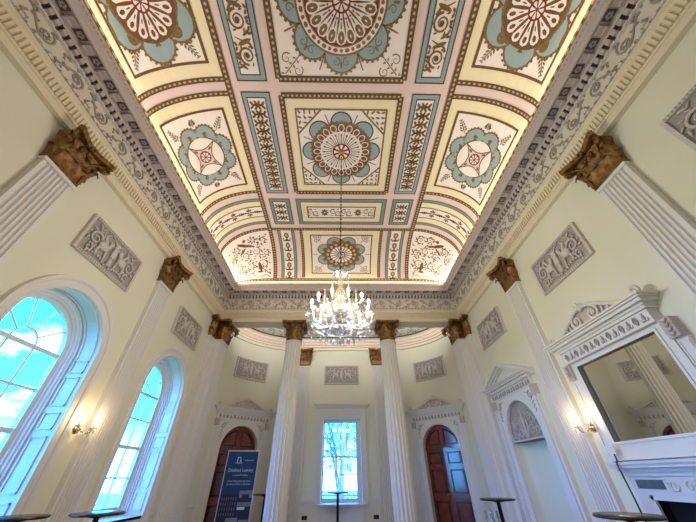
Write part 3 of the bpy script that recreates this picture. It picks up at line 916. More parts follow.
p1 = make_pilaster('fluted white pilaster between the two arched windows, with gilt sconce beside it', (-W,5.09,0), PI/2)
dup(p1, 'fluted white pilaster at the near side of the larger arched window, running out of view', (-W,2.27,0), PI/2)
dup(p1, 'fluted white pilaster between the arched niche and the mirror', (W,5.09,0), -PI/2)
dup(p1, 'large fluted white pilaster on the fireplace wall, near side of the mirror', (W,2.27,0), -PI/2)
# narrow pilasters on the flat of the apse, either side of its window
p2 = make_pilaster('fluted pilaster on the apse wall, on the banner side of the sash window', (-1.34,AYB,0), 0, .38, .07, 6, 'apse wall pilasters')
dup(p2, 'fluted pilaster on the apse wall, between the sash window and the fully visible mahogany door', (1.34,AYB,0), 0)
p2['label'] = 'fluted pilaster on the apse wall, between the sash window and the banner'
# corner responds
def make_respond(s, label):
    t = thing('corner_pilaster', label, 'pilaster', (s*W, 7.62, 0), 0, 'corner pilasters at the apse opening')
    def X(x): return -s*x
    mb = MB(WHITE)
    def flbox(mb, x0, x1, y0, y1, z0, z1): mb.box(min(X(x0),X(x1)), max(X(x0),X(x1)), y0, y1, z0, z1)
    flbox(mb, -.02, .16, -.04, .34, 0, .3); flbox(mb, -.02, .36, .26, .85, 0, .3); mb.build('base', t)
    mb = MB(WHITE); flbox(mb, -.02, .09, 0, .33, .3, ZC0-.05); flbox(mb, -.02, .20, .20, .33, .3, ZC0-.05)
    # fluted face towards the room axis
    pts = [(0.,.33),(.30,.33)]; y0, n = .36, 6; pit = .45/n
    for i in range(n):
        c = y0+pit*(i+.5)
        for j in range(6):
            a = PI*j/5; pts.append((.30-pit*.37*1.5*sin(a), c-pit*.37*cos(a)))
    pts += [(.30,.84),(0.,.84)]
    mb.strip([(X(x),y,.3) for x,y in pts], [(X(x),y,ZC0-.05) for x,y in pts])
    mb.build('shaft', t)
    mb = MB(WHITE); flbox(mb, -.02, .11, -.02, .34, ZC0-.05, ZC0); flbox(mb, -.02, .32, .31, .86, ZC0-.05, ZC0); mb.build('astragal', t)
    # capital: leaves round the broken outline
    mb = MB(BRONZE, True)
    flbox(mb, -.02, .10, .0, .34, ZC0, ZC0+.5); flbox(mb, -.02, .31, .33, .85, ZC0, ZC0+.5)
    def lf(x, y, ox, oy, h, w, c): leaf(mb, (X(x), y, ZC0+.02), (-s*ox, oy), h, w, c)
    for x in (.03,.09): lf(x, 0, 0, -1, .22, .10, .08)
    for y in (.06,.18): lf(.10, y, 1, 0, .22, .13, .08)
    lf(.10, 0, .7, -.7, .38, .13, .14)
    for x in (.16,.26): lf(x, .33, 0, -1, .22, .12, .08)
    for y in (.42,.58,.74): lf(.31, y, 1, 0, .22, .15, .085)
    for y in (.50,.66): lf(.32, y, 1, 0, .36, .14, .11)
    lf(.31, .33, .7, -.7, .38, .14, .15); lf(.31, .84, .7, .7, .38, .14, .15); lf(.21, .33, 0, -1, .34, .12, .1)
    volute(mb, (X(.17), -.07, ZC0+.44), (-s*.7,-.7), .07, .026)
    volute(mb, (X(.43), .22, ZC0+.44), (-s*.7,-.7), .072, .027)
    volute(mb, (X(.43), .95, ZC0+.44), (-s*.7,.7), .072, .027)
    for y in (.53,.64): volute(mb, (X(.37), y, ZC0+.445), (0,1 if y > .6 else -1), .042, .017)
    mb.sm = False
    mb.prism([(X(-.02),-.09),(X(.18),-.17),(X(.22),-.13),(X(.17),.02),(X(.17),.2),(X(.42),.13),(X(.50),.2),(X(.42),.42),(X(.40),.59),(X(.42),.76),(X(.5),.98),(X(-.02),.98)],
             lambda p: (p[0],p[1],ZC0+.505), lambda p: (p[0],p[1],ZC0+.575))
    o = mb.build('capital', t); o['label'] = 'gilded bronze leafy capital'
make_respond(-1, 'white corner pilaster where the window wall meets the apse')
make_respond(1, 'white corner pilaster where the niche wall meets the apse')

def make_column(label, loc):
    t = thing('column', label, 'column', loc, 0, 'free standing fluted columns')
    mb = MB(WHITE, True)
    mb.box(-.36,.36,-.36,.36,0,.10); mb.lathe([(.35,.10),(.36,.13),(.35,.17),(.30,.18),(.285,.21),(.30,.24),(.32,.25),(.325,.27),(.31,.29),(.27,.30)], 32); mb.build('base', t)
    mb = MB(WHITE); nf = 16; zs = [.30,1.4,2.5,3.4,4.1,ZC0-.05]; rs = [.252,.252,.247,.240,.232,.225]
    def prof(r):
        o = []
        for i in range(nf):
            for j in range(6):
                a = 2*PI*(i+(.09+.82*j/5))/nf; rr = r-(sin(PI*j/5)*.04 if 0 < j < 5 else 0); o.append((rr*cos(a), rr*sin(a)))
        o.append(o[0]); return o
    L = [[(x,y,z) for x,y in prof(r)] for z, r in zip(zs, rs)]
    for a, b in zip(L, L[1:]): mb.strip(a, b)
    mb.build('shaft', t)
    mb = MB(WHITE, True); mb.lathe([(.222,ZC0-.06),(.245,ZC0-.05),(.255,ZC0-.025),(.245,ZC0),(.2,ZC0)], 32); mb.build('astragal', t)
    c = capital_round(.215).build('capital', t, (0,0,ZC0)); c['label'] = 'gilded bronze leafy capital'
    return t
c1 = make_column('free standing fluted white column nearer the blue banner', (-1.42,8.2,0))
dup(c1, 'free standing fluted white column nearer the fully visible mahogany door', (1.42,8.2,0), 0)

# ------------------------------------------------------------------ relief plaques
def plaque_relief(w, h):
    """two facing winged beasts either side of an altar, with scrolls and swags"""
    mb = MB(PLF, True)
    def t3(x, z, d=-.04): return (x, d, z)
    for s in (-1, 1):
        k = w/1.25
        mb.ball((s*.24*k, -.04, .0), .11, .035, .075, 8, 5); mb.ball((s*.13*k, -.045, .11), .045, .03, .05, 8, 5)
        mb.tube([t3(s*.17*k,.02), t3(s*.13*k,.10)], .035, 5); mb.tube([t3(s*.16*k,-.03), t3(s*.13*k,-.20)], .022, 5, .015)
        mb.tube([t3(s*.31*k,-.03), t3(s*.34*k,-.14), t3(s*.30*k,-.21)], .03, 5, .016)
        mb.tube([t3(s*.22*k,.04), t3(s*.30*k,.17), t3(s*.24*k,.24)], .035, 5, .012)
        mb.tube([t3(a,b) for a, b in spiral((s*.44*k,.02), .12, 1.5, PI*.9 if s > 0 else .1*PI, -s, 22)], .022, 5, .008)
        mb.tube([t3(a,b) for a, b in spiral((s*.47*k,-.17), .07, 1.2, PI/2, s, 16)], .016, 5, .008)
        for j in range(9):
            a = j*.7; mb.tube([t3(s*.44*k+.13*cos(a), .02+.13*sin(a)), t3(s*.44*k+.18*cos(a+.3), .02+.18*sin(a+.3))], .018, 4, .005)
        for j in range(8): mb.ball((s*(.06+.06*j)*k, -.035, -.235+.05*sin(PI*j/7)-.0), .024, .02, .022, 6, 4)
        mb.tube([t3(s*.03*k,.17), t3(s*.10*k,.23), t3(s*.19*k,.26)], .016, 4, .006)
        mb.tube([t3(s*.50*k,.24), t3(s*.42*k,.20), t3(s*.36*k,.25)], .018, 4, .008)
    mb.box(-.045,.045,-.06,-.02,-.06,.10); mb.box(-.06,.06,-.065,-.02,.10,.125); mb.tube([t3(0,-.06), t3(0,-.22)], .03, 6, .05); mb.ball((0,-.04,.17), .05, .03, .05, 8, 5)
    return mb
def make_plaque(label, loc, rz, w=1.25, h=.64, curve=0., group=None):
    t = thing('relief_plaque', label, 'relief plaque', loc, rz, group)
    def bend(m_):
        if curve:
            def g(p):
                a = p[0]/curve; r = curve+p[1]
                return (r*sin(a), r*cos(a)-curve, p[2])
            m_.v = [g(p) for p in m_.v]
        return m_
    nseg = 12
    mb = MB(PLQ)
    for i in range(nseg):
        x0, x1 = -w/2+w*i/nseg, -w/2+w*(i+1)/nseg
        mb.add([(x0,-.02,-h/2),(x1,-.02,-h/2),(x1,-.02,h/2),(x0,-.02,h/2)], [(0,1,2,3)])
    bend(mb).build('ground', t)
    mb = MB(PLF); b = .045
    for i in range(nseg):
        x0, x1 = -w/2+w*i/nseg, -w/2+w*(i+1)/nseg
        for z0, z1 in ((-h/2,-h/2+b),(h/2-b,h/2)): mb.box(x0, x1, -.05, .0, z0, z1)
    for x0, x1 in ((-w/2,-w/2+b),(w/2-b,w/2)): mb.box(x0, x1, -.05, 0, -h/2+b, h/2-b)
    mb.use(PLQ)
    for i in range(26):
        x = -w/2+b+(w-2*b)*(i+.5)/26
        for z in (-h/2+b/2, h/2-b/2): mb.box(x-.011, x+.011, -.056, -.05, z-.012, z+.012)
    bend(mb).build('frame', t)
    bend(plaque_relief(w-.1, h)).build('relief', t)
    return t
q = make_plaque('grey relief plaque high above the larger arched window', (-W,3.64,4.32), PI/2, group='relief plaques')
dup(q, 'grey relief plaque high above the slimmer arched window', (-W,6.53,4.32), PI/2)
dup(q, 'grey relief plaque high above the mirror', (W,3.76,4.32), -PI/2)
dup(q, 'grey relief plaque high above the arched niche', (W,6.55,4.32), -PI/2)
dup(q, 'grey relief plaque cut by the picture edge, past the largest pilaster', (W,.93,4.32), -PI/2)
dup(q, 'grey relief plaque above the apse sash window', (0.02,AYB,4.32), 0)
qc = make_plaque('curved grey relief plaque above the door behind the banner', (-3.085,9.885,4.32), PI/4, 1.22, .64, AR, 'relief plaques')
dup(qc, 'curved grey relief plaque above the fully visible mahogany door', (3.085,9.885,4.32), -PI/4)

# ------------------------------------------------------------------ arched windows
def archsweep(mb, zs, zb, prof, n=28):
    L = [[(x, y, z) for x, z in arcp(0, r, zs, zb, n)] for r, y in prof]
    for a, b in zip(L, L[1:]): mb.strip(a, b)
def make_window(name, yc, r, zs, zb):
    t = structure(name, (-W, yc, 0), PI/2)
    mb = MB(WHITE, False)
    archsweep(mb, zs, 0.0, [(r,.0),(r,-.02),(r+.03,-.03),(r+.04,-.03),(r+.045,-.022),(r+.10,-.03),(r+.105,-.045),(r+.13,-.06),(r+.165,-.06),(r+.17,-.04),(r+.17,0)])
    mb.build('architrave', t)
    D = .42
    mb = MB(WHITE); archsweep(mb, zs, zb, [(r,0),(r,.30)]); mb.box(-r, r, 0, .5, zb-.04, zb)
    mb.build('jamb_lining', t)
    mb = MB(WHITE)                                   # raised panel mouldings on the lining
    def fr(z0, z1):
        for s in (-1, 1):
            x = s*(r-.004)
            for ya, yb, za, zb_ in ((.045,.06,z0,z1),(.235,.25,z0,z1),(.045,.25,z0,z0+.015),(.045,.25,z1-.015,z1)):
                mb.box(min(x,x-s*.014), max(x,x-s*.014), ya, yb, za, zb_)
    for z0, z1 in ((.92,1.22),(1.32,1.92),(2.02,2.26),(2.34,2.62),(2.68,2.84)) if False else ((.93,1.20),(1.28,1.86),(1.94,2.14),(2.22,2.60),(2.66,2.84)): fr(z0, z1)
    for y0, y1 in ((.045,.06),(.235,.25)):
        L = [[(x,y,z) for x, z in arcp(0, rr, zs, zs+.02, 24)] for rr, y in ((r-.002,y0),(r-.016,y0),(r-.016,y1),(r-.002,y1))]
        for a, b in zip(L, L[1:]): mb.strip(a[1:-1], b[1:-1])
    mb.build('panel_moulding', t)
    gr = .575
    mb = MB(WHITE)
    archsweep(mb, zs, zb, [(r,.29),(r-.03,.29),(r-.03,.315),(r-.055,.32),(r-.06,.35),(r-.085,.352),(r-.09,.385),(gr,.39),(gr,.46)])
    mb.build('sash_box', t)
    mb = MB(WHITE)
    bw = .013
    for x in (-.19, .19): mb.box(x-bw, x+bw, D, D+.03, zb, zs)
    for z, hw in ((zs,.024),(2.39,bw),(1.91,.028),(1.43,bw),(.93,.07)): mb.box(-gr, gr, D-.005, D+.035, z-hw, z+hw)
    def rad(a, r0, r1):
        mb.tube([(r0*cos(a), D+.015, zs+r0*sin(a)), (r1*cos(a), D+.015, zs+r1*sin(a))], .015, 4)
    for a in (36,72,108,144): rad(a*PI/180, .19, gr)
    mb.tube([(.19*cos(PI*i/16), D+.015, zs+.19*sin(PI*i/16)) for i in range(17)], .015, 4)
    mb.build('glazing_bars', t)
    mb = MB(GLASS)
    pts = arcp(0, gr, zs, zb, 24); mb.add([(x,D+.015,z) for x,z in pts], [tuple(range(len(pts)))])
    mb.build('pane', t)
make_window('window_1', *WINS[0]); make_window('window_2', *WINS[1])
make_window('window_4', *WINS[2]); make_window('window_5', *WINS[3])

# apse sash window
t = structure('window_3', (.03, AYB, 0), 0)
mb = MB(WHITE)
for s in (-1, 1):
    for a, b, y in ((.60,.66,-.03),(.66,.72,-.045),(.72,.78,-.07)):
        mb.box(min(s*a,s*b), max(s*a,s*b), y, 0, .80, 2.92+(a-.60))
for a, b, y in ((.60,.66,-.03),(.66,.72,-.045),(.72,.78,-.07)): mb.box(-b, b, y, 0, 2.92+a-.60, 2.92+b-.60)
mb.build('architrave', t)
mb = MB(WHITE); mb.box(-.80,.80,-.06,0,3.10,3.24)
for i in range(11): mb.box(-.75+.14*i-.045, -.75+.14*i+.045+.05, -.07, -.06, 3.12, 3.22)
for d, z0, z1 in ((.08,3.24,3.26),(.11,3.26,3.29),(.16,3.29,3.33),(.19,3.33,3.36)): mb.box(-.76-d*.8, .76+d*.8, -d-.02, 0, z0, z1)
mb.build('cornice', t)
mb = MB(WHITE); mb.box(-.72,.72,-.13,.34,.76,.80); mb.box(-.62,.62,-.06,-.0,.1,.76)
for s in (-1, 1): mb.box(min(s*.58,s*.06), max(s*.58,s*.06), -.075, -.06, .2, .24); mb.box(min(s*.58,s*.06), max(s*.58,s*.06), -.075, -.06, .64, .68)
for x in (-.6,-.06,.06,.6): mb.box(x-.02, x+.02, -.075, -.06, .2, .68)
mb.build('sill', t)
mb = MB(WHITE); mb.box(-.70,-.60,.001,.3,.8,2.92); mb.box(.60,.70,.001,.3,.8,2.92); mb.box(-.70,.70,.001,.3,2.92,3.02)
for s in (-1, 1): mb.box(min(s*.6,s*.46), max(s*.6,s*.555), .2, .3, .8, 2.84)
mb.box(-.6,.6,.2,.3,2.84,2.92); mb.build('jamb_lining', t)
mb = MB(WHITE)
for x in (-.17, .17): mb.box(x-.013, x+.013, .225, .255, .8, 2.84)
for z, h in ((2.41,.013),(1.91,.022),(1.46,.013),(.98,.013),(.86,.05)): mb.box(-.555,.555,.22,.26,z-h,z+h)
mb.build('glazing_bars', t)
mb = MB(GLASS); mb.add([(-.555,.24,.8),(.555,.24,.8),(.555,.24,2.84),(-.555,.24,2.84)], [(0,1,2,3)]); mb.build('pane', t)

# ------------------------------------------------------------------ door cases, niche, mirror
def arch_plate(mb, r, zs, wo, zt, y0, y1, zb=0, n=24):
    """plate with an arched hole: front at y0, back at y1"""
    inn = []; out = []
    for i in range(n+1):
        a = PI*i/n; c_, s_ = -cos(a), sin(a); inn.append((r*c_, zs+r*s_))
        k = min(wo/abs(c_) if abs(c_) > 1e-6 else 9e9, (zt-zs)/s_ if s_ > 1e-6 else 9e9); out.append((k*c_, zs+k*s_))
    # exact corners
    for j in range(n):
        a, b = out[j], out[j+1]
        mb.add([(inn[j][0],y0,inn[j][1]),(inn[j+1][0],y0,inn[j+1][1]),(b[0],y0,b[1]),(a[0],y0,a[1])], [(0,1,2,3)])
        if abs(a[0]-b[0]) > 1e-4 and abs(a[1]-b[1]) > 1e-4:
            cx = math.copysign(wo, a[0]+b[0]); mb.add([(a[0],y0,a[1]),(b[0],y0,b[1]),(cx,y0,zt)], [(0,1,2)])
        mb.add([(inn[j][0],y0,inn[j][1]),(inn[j+1][0],y0,inn[j+1][1]),(inn[j+1][0],y1,inn[j+1][1]),(inn[j][0],y1,inn[j][1])], [(0,1,2,3)])
    for s in (-1, 1):
        mb.box(min(s*r,s*wo), max(s*r,s*wo), y0, y1, zb, zs)
    mb.add([(-wo,y0,zt),(wo,y0,zt),(wo,y1,zt),(-wo,y1,zt)], [(0,1,2,3)])
    for s in (-1, 1): mb.add([(s*wo,y0,zs),(s*wo,y0,zt),(s*wo,y1,zt),(s*wo,y1,zs)], [(0,1,2,3)])
def entab(mb, hw, yb, z0, z1, z2, dz=True):
    """frieze z0..z1 and stepped cornice z1..z2, back at y=0, frieze face at y=-yb"""
    mb.box(-hw, hw, -yb, 0, z0, z1)
    st = [(.0,.02),(.03,.25),(.05,.45),(.10,.7),(.13,.85),(.155,1.)]; prev = z1
    for d, f_ in st:
        z = z1+(z2-z1)*f_; mb.box(-hw-d, hw+d, -yb-d, 0, prev, z); prev = z
    if dz:
        n = int(2*hw/.06)
        for i in range(n): x = -hw+2*hw*(i+.5)/n; mb.box(x-.017, x+.017, -yb-.05, -yb, z1+(z2-z1)*.08, z1+(z2-z1)*.24)
def frieze_orn(mb, hw, y, z0, z1):
    h = (z1-z0); n = max(4, int(2*hw/(h*.8)))
    for i in range(n):
        x = -hw+2*hw*(i+.5)/n; zc = (z0+z1)/2
        if i % 2 == 0:
            for s in (-1, 1): mb.tube([(x, y, zc-h*.36), (x+s*h*.22, y-.008, zc), (x+s*h*.10, y-.01, zc+h*.34)], .012, 4, .006)
            mb.tube([(x, y, zc-h*.38), (x, y-.01, zc+h*.38)], .014, 4, .006)
        else:
            mb.ball((x, y, zc), h*.17, .02, h*.28, 7, 4); mb.ball((x, y, zc+h*.34), h*.12, .015, h*.06, 6, 3)
            for s in (-1, 1): mb.tube([(x, y, zc-h*.3), (x+s*h*.3, y, zc-h*.34), (x+s*h*.34, y, zc-h*.1)], .009, 4, .005)
def scroll_pediment(mb, hw, y, z, ht):
    """swan-neck cresting with twin volutes, palmette finial and end scrolls"""
    n = 26; top = []; keep = mb.mats[mb.cur]; mb.use(MAUVE)
    for i in range(n+1):
        x = -hw*.80+hw*1.6*i/n; q = abs(x)/(hw*.80)
        top.append((x, z+.02+ht*.72*(cos(PI*min(1,q*1.02))*.5+.5)**.85))
    for i in range(n):
        (a, za), (b, zb_) = top[i], top[i+1]
        mb.add([(a,y,z),(b,y,z),(b,y,zb_),(a,y,za),(a,y+.06,z),(b,y+.06,z),(b,y+.06,zb_),(a,y+.06,za)], [(0,1,2,3),(3,2,6,7),(5,4,7,6)])
    mb.use(keep); mb.tube([(a,y-.02,b) for a, b in top], .028, 6)
    mb.tube([(-hw*.85,y-.01,z+.015),(hw*.85,y-.01,z+.015)], .02, 5)
    for s in (-1, 1):
        k = ht/.34
        mb.tube([(a,y-.025,b) for a, b in spiral((s*.155*k, z+.115*k), .105*k, 1.6, PI*.5, -s, 24)], .026*k, 5, .012)
        mb.ball((s*.155*k, y-.03, z+.115*k), .03*k, .025, .03*k, 7, 4)
        for j in range(4):
            mb.tube([(s*(.30+.08*j)*k, y-.02, z+.03), (s*(.33+.085*j)*k, y-.025, z+(.14-.033*j)*k)], .022*k, 4, .008)
        mb.tube([(a,y-.02,b) for a, b in spiral((s*hw*.93, z+.07*k), .062*k, 1.4, -PI/2, s, 18)], .026*k, 5, .014)
        mb.tube([(s*hw*.84,y-.01,z+.02),(s*hw*.90,y-.015,z+.03),(s*hw*.99,y-.01,z+.02)], .022*k, 5)
        for a in (.5, 1.0): mb.tube([(0,y-.02,z+ht*.74), (s*.10*k*sin(a*1.3),y-.05,z+ht*(.74+.22*cos(a*1.1)))], .022*k, 5, .008)
    mb.tube([(0,y-.02,z+ht*.70),(0,y-.04,z+ht*.90),(0,y-.05,z+ht)], .028*k, 5, .008)
    mb.ball((0,y-.02,z+ht*.73), .045*k, .035, .04*k, 7, 4)
def spandrel(mb, r, zs, wo, zt, y, sides=(-1, 1)):
    for s in sides:
        cx, cz = s*(wo-.10), zt-.12
        mb.tube([(a,y,b) for a, b in spiral((cx-s*.02, cz-.02), .07, 1.3, PI/2, s, 16)], .014, 4, .006)
        for j in range(4):
            mb.tube([(cx+s*.03, y, cz-.06-.07*j), (cx+s*(.0-.05*(1-j/4)), y, cz-.12-.07*j)], .014, 4, .005)
        mb.tube([(cx-s*.08,y,cz+.03),(cx-s*.2,y,cz+.06)], .014, 4, .005)
FR = .24
def make_doorcase(label, loc, rz):
    t = thing('door_surround', label, 'door surround', loc, rz, 'apse door surrounds')
    mb = MB(WHITE); arch_plate(mb, .585, 2.06, .745, 2.77, -.22, .02); mb.build('arched_casing', t)
    mb = MB(WHITE)
    L = [[(x,y,z) for x, z in arcp(0, rr, 2.06, 0, 24)] for rr, y in ((.585,-.22),(.59,-.24),(.62,-.24),(.63,-.22))]
    for a, b in zip(L, L[1:]): mb.strip(a, b)
    mb.build('arch_moulding', t)
    for s in (-1, 1):
        mb = MB(ORN); spandrel(mb, .62, 2.06, .74, 2.76, -.225, (s,)); mb.build('spandrel_ornament', t)
    for s in (-1, 1):
        mb = MB(WHITE)
        a, b = s*.745, s*.90; mb.box(min(a,b), max(a,b), -.21, .02, 0, 2.60)
        for x in (.765, .86): mb.box(min(s*x,s*(x+.02)), max(s*x,s*(x+.02)), -.222, -.21, .2, 2.5)
        mb.box(min(s*.735,s*.92), max(s*.735,s*.92), -.24, .02, 2.57, 2.60)
        mb.build('side_strip', t)
    for s in (-1, 1):
        mb = MB(MAUVE)
        mb.box(min(s*.76,s*.89), max(s*.76,s*.89), -.25, -.2, 2.60, 2.78)
        for a in range(3): mb.tube([(s*.82,-.25,2.63+.05*a),(s*(.82+.05),-.27,2.67+.05*a)], .015, 4, .006); mb.tube([(s*.82,-.25,2.63+.05*a),(s*(.82-.05),-.27,2.67+.05*a)], .015, 4, .006)
        mb.build('bracket', t)
    mb = MB(WHITE); entab(mb, .88, .23, 2.77, 2.93, 3.09); mb.build('entablature', t)
    mb = MB(ORN); frieze_orn(mb, .84, -.235, 2.785, 2.92); mb.build('frieze_ornament', t)
    mb = MB(STONEW, True); scroll_pediment(mb, .95, -.20, 3.09, .37); mb.build('scroll_pediment', t)
    return t
DL = (-3.085, 9.885, 0); DR = (3.085, 9.885, 0)
dc = make_doorcase('white arched door surround with scroll cresting, behind the blue banner', DL, PI/4)
dup(dc, 'white arched door surround with scroll cresting, around the fully visible mahogany door', DR, -PI/4)
def make_door(name, loc, rz):
    t = structure(name, loc, rz); yf = -.10
    R_, ZS = .585, 2.06
    for s in (-1, 1):
        lf = bpy.data.objects.new('door_leaf', None); COL.objects.link(lf); lf.parent = t
        if s > 0 and name == 'door_2':
            lf.rotation_euler = (0,0,.05); hx = Vector((R_, yf, 0)); lf.location = hx-Matrix.Rotation(.05,3,'Z')@hx
        mb = MB(MAHOG); mb.box(min(s*.003,s*R_), max(s*.003,s*R_), yf, yf+.05, .01, ZS); mb.build('leaf_board', lf)
        mb = MB(MAHOGD); mb2 = MB(MAHOG)
        for z0, z1 in ((1.68,1.96),(1.03,1.55),(.22,.86)):
            x0, x1 = .10, .50
            for a, b, c_, d in ((x0,x1,z0,z0+.035),(x0,x1,z1-.035,z1),(x0,x0+.035,z0,z1),(x1-.035,x1,z0,z1)):
                mb.box(min(s*a,s*b), max(s*a,s*b), yf-.018, yf, c_, d)
            mb2.box(min(s*(x0+.05),s*(x1-.05)), max(s*(x0+.05),s*(x1-.05)), yf-.010, yf, z0+.05, z1-.05)
        mb.build('panel_moulding', lf); mb2.build('raised_panel', lf)
        if s < 0:
            mb = MB(BRASS, True); mb.lathe([(.0,0),(.028,.0),(.03,.012),(.012,.02),(.012,.045),(.03,.06),(.026,.08),(0,.085)], 12)
            mb.v = [(-.055+x, yf-z, 1.0+y) for x, y, z in mb.v]; mb.build('knob', lf)
    mb = MB(MAHOG)
    pts = [(R_*cos(PI*i/24), ZS+R_*sin(PI*i/24)) for i in range(25)]
    mb.prism(pts[::-1], lambda p: (p[0],yf,p[1]), lambda p: (p[0],yf+.05,p[1]))
    mb.box(-R_, R_, yf-.02, yf, ZS-.03, ZS+.03); mb.box(-.022, .022, yf-.015, yf, .02, ZS+R_-.03)
    mb.use(MAHOGD)
    for s in (-1, 1):
        ring_ = [(s*.09, ZS+.09)]+[(s*.47*cos(a), ZS+.09+.38*sin(a)) for a in [i*PI/2*.88/8 for i in range(9)]]
        ring_.append(ring_[0]); mb.tube([(x,yf-.008,z) for x, z in ring_], .018, 4)
    mb.build('arched_head', t)
make_door('door_1', DL, PI/4); make_door('door_2', DR, -PI/4)

# niche in the right wall
t = thing('arched_niche', 'white arched niche with triangular pediment and grey relief in its arch', 'niche', (W, 6.56, 0), -PI/2)
mb = MB(WHITE); arch_plate(mb, .61, 2.06, .78, 2.80, -.05, .02); mb.build('arched_casing', t)
for s in (-1, 1):
    mb = MB(ORN); spandrel(mb, .62, 2.06, .78, 2.80, -.055, (s,)); mb.build('spandrel_ornament', t)
mb = MB(WHITE)
for s in (-1, 1):
    mb = MB(WHITE)
    for a, b, y in ((.78,.84,-.075),(.84,.87,-.05),(.87,.93,-.07)): mb.box(min(s*a,s*b), max(s*a,s*b), y, 0, 0, 2.62)
    mb.build('side_strip', t)
    mb = MB(MAUVE); mb.box(min(s*.79,s*.92), max(s*.79,s*.92), -.10, 0, 2.62, 2.80); mb.build('bracket', t)
mb = MB(WHITE); entab(mb, .86, .06, 2.80, 2.94, 3.08); mb.build('entablature', t)
mb = MB(ORN); frieze_orn(mb, .84, -.065, 2.81, 2.93); mb.build('frieze_ornament', t)
mb = MB(WHITE)
A = [(-1.0,3.08),(1.0,3.08),(0,3.46)]; I = [(-.80,3.12),(.80,3.12),(0,3.41)]
mb.prism(I, lambda p: (p[0],-.06,p[1]), lambda p: (p[0],0,p[1]))
for a, b in ((0,2),(2,1)):
    p, q_ = Vector(A[a]), Vector(A[b]); d = (q_-p).normalized(); nn = Vector((d.y,-d.x))
    for o0, o1, y in ((0,.05,-.20),(.05,.085,-.15),(.085,.115,-.10)):
        ps = [p+nn*o0, q_+nn*o0 if False else q_+Vector((0,-o0/abs(d.x))), q_+Vector((0,-o1/abs(d.x))), p+nn*o1]
        mb.prism([tuple(v) for v in ps], lambda v: (v[0],y,v[1]), lambda v: (v[0],0,v[1]))
mb.build('triangular_pediment', t)
mb = MB(WALL)
def recess(i, j):
    a = PI*i; d = .26*sin(a)**.6 if 0 < i < 1 else 0
    return (-.61*cos(a), d, 1.95*j)
mb.sm = True; mb.grid(recess, 20, 2)
mb.build('curved_back', t)
mb = MB(PLQ)
pts = [(.61*cos(PI*i/24), 2.06+.61*sin(PI*i/24)) for i in range(25)]+[(-.61,1.95),(.61,1.95)]
mb.add([(x,.03,z) for x, z in pts], [tuple(range(len(pts)))])
mb.add([(-.61,-.02,1.95),(.61,-.02,1.95),(.61,.30,1.95),(-.61,.30,1.95)], [(0,1,2,3)])
mb.build('lunette_ground', t)
mb = MB(PLF, True)
for s in (-1, 1):
    mb.tube([(s*.05,.01,2.0),(s*.12,.005,2.2),(s*.10,.01,2.38)], .03, 5, .012)
    for cx, cz, r in ((.22,2.12,.10),(.40,2.08,.08),(.24,2.34,.08),(.38,2.27,.06)):
        mb.tube([(a,.015,b) for a, b in spiral((s*cx,cz), r, 1.4, 0, s, 18)], .018, 4, .007)
        for j in range(5): mb.tube([(s*cx+r*cos(j*1.2),.015,cz+r*sin(j*1.2)), (s*cx+1.5*r*cos(j*1.2+.3),.015,cz+1.5*r*sin(j*1.2+.3))], .014, 4, .004)
mb.tube([(0,.01,1.98),(0,.005,2.25),(0,.01,2.52)], .035, 6, .015); mb.ball((0,.005,2.3), .06, .03, .09, 8, 5)
mb.box(-.6,.6,-.01,.07,1.95,1.98); mb.build('lunette_relief', t)

# overmantel mirror
t = thing('overmantel_mirror', 'large white framed overmantel mirror with scroll cresting above the fireplace', 'mirror', (W, 3.73, 0), -PI/2)
mb = MB(MIRROR); mb.add([(-.68,-.035,1.74),(.68,-.035,1.74),(.68,-.035,2.73),(-.68,-.035,2.73)], [(0,1,2,3)]); mb.build('glass', t)
mb = MB(WHITE); mb.box(-.80,.80,-.03,0,1.54,2.83)
for a, b, c_, d in ((-.80,.80,1.54,1.74),(-.80,.80,2.73,2.80),(-.80,-.68,1.74,2.73),(.68,.80,1.74,2.73)): mb.box(a, b, -.07, 0, c_, d)
for a, b, c_, d in ((-.71,.71,1.71,1.74),(-.71,.71,2.73,2.76),(-.71,-.68,1.74,2.73),(.68,.71,1.74,2.73)): mb.box(a, b, -.085, -.05, c_, d)
mb.build('frame', t)
for s in (-1, 1):
    mb = MB(WHITE)
    mb.box(min(s*.80,s*.93), max(s*.80,s*.93), -.05, 0, 1.54, 2.58)
    for x in (.81,.905): mb.box(min(s*x,s*(x+.015)), max(s*x,s*(x+.015)), -.06, -.05, 1.6, 2.54)
    mb.build('side_strip', t)
for s in (-1, 1):
    mb = MB(MAUVE, True)
    mb.box(min(s*.80,s*.93), max(s*.80,s*.93), -.11, 0, 2.58, 2.80)
    for j in range(4):
        for e in (-1, 1): mb.tube([(s*.865,-.11,2.60+.05*j),(s*.865+e*.05,-.135,2.64+.05*j)], .016, 4, .006)
    mb.build('bracket', t)
mb = MB(WHITE); entab(mb, .80, .13, 2.80, 2.96, 3.12, False); mb.build('entablature', t)
mb = MB(ORN); frieze_orn(mb, .77, -.135, 2.815, 2.95); mb.build('frieze_ornament', t)
mb = MB(STONEW, True); scroll_pediment(mb, .90, -.14, 3.12, .36); mb.build('scroll_cresting', t)

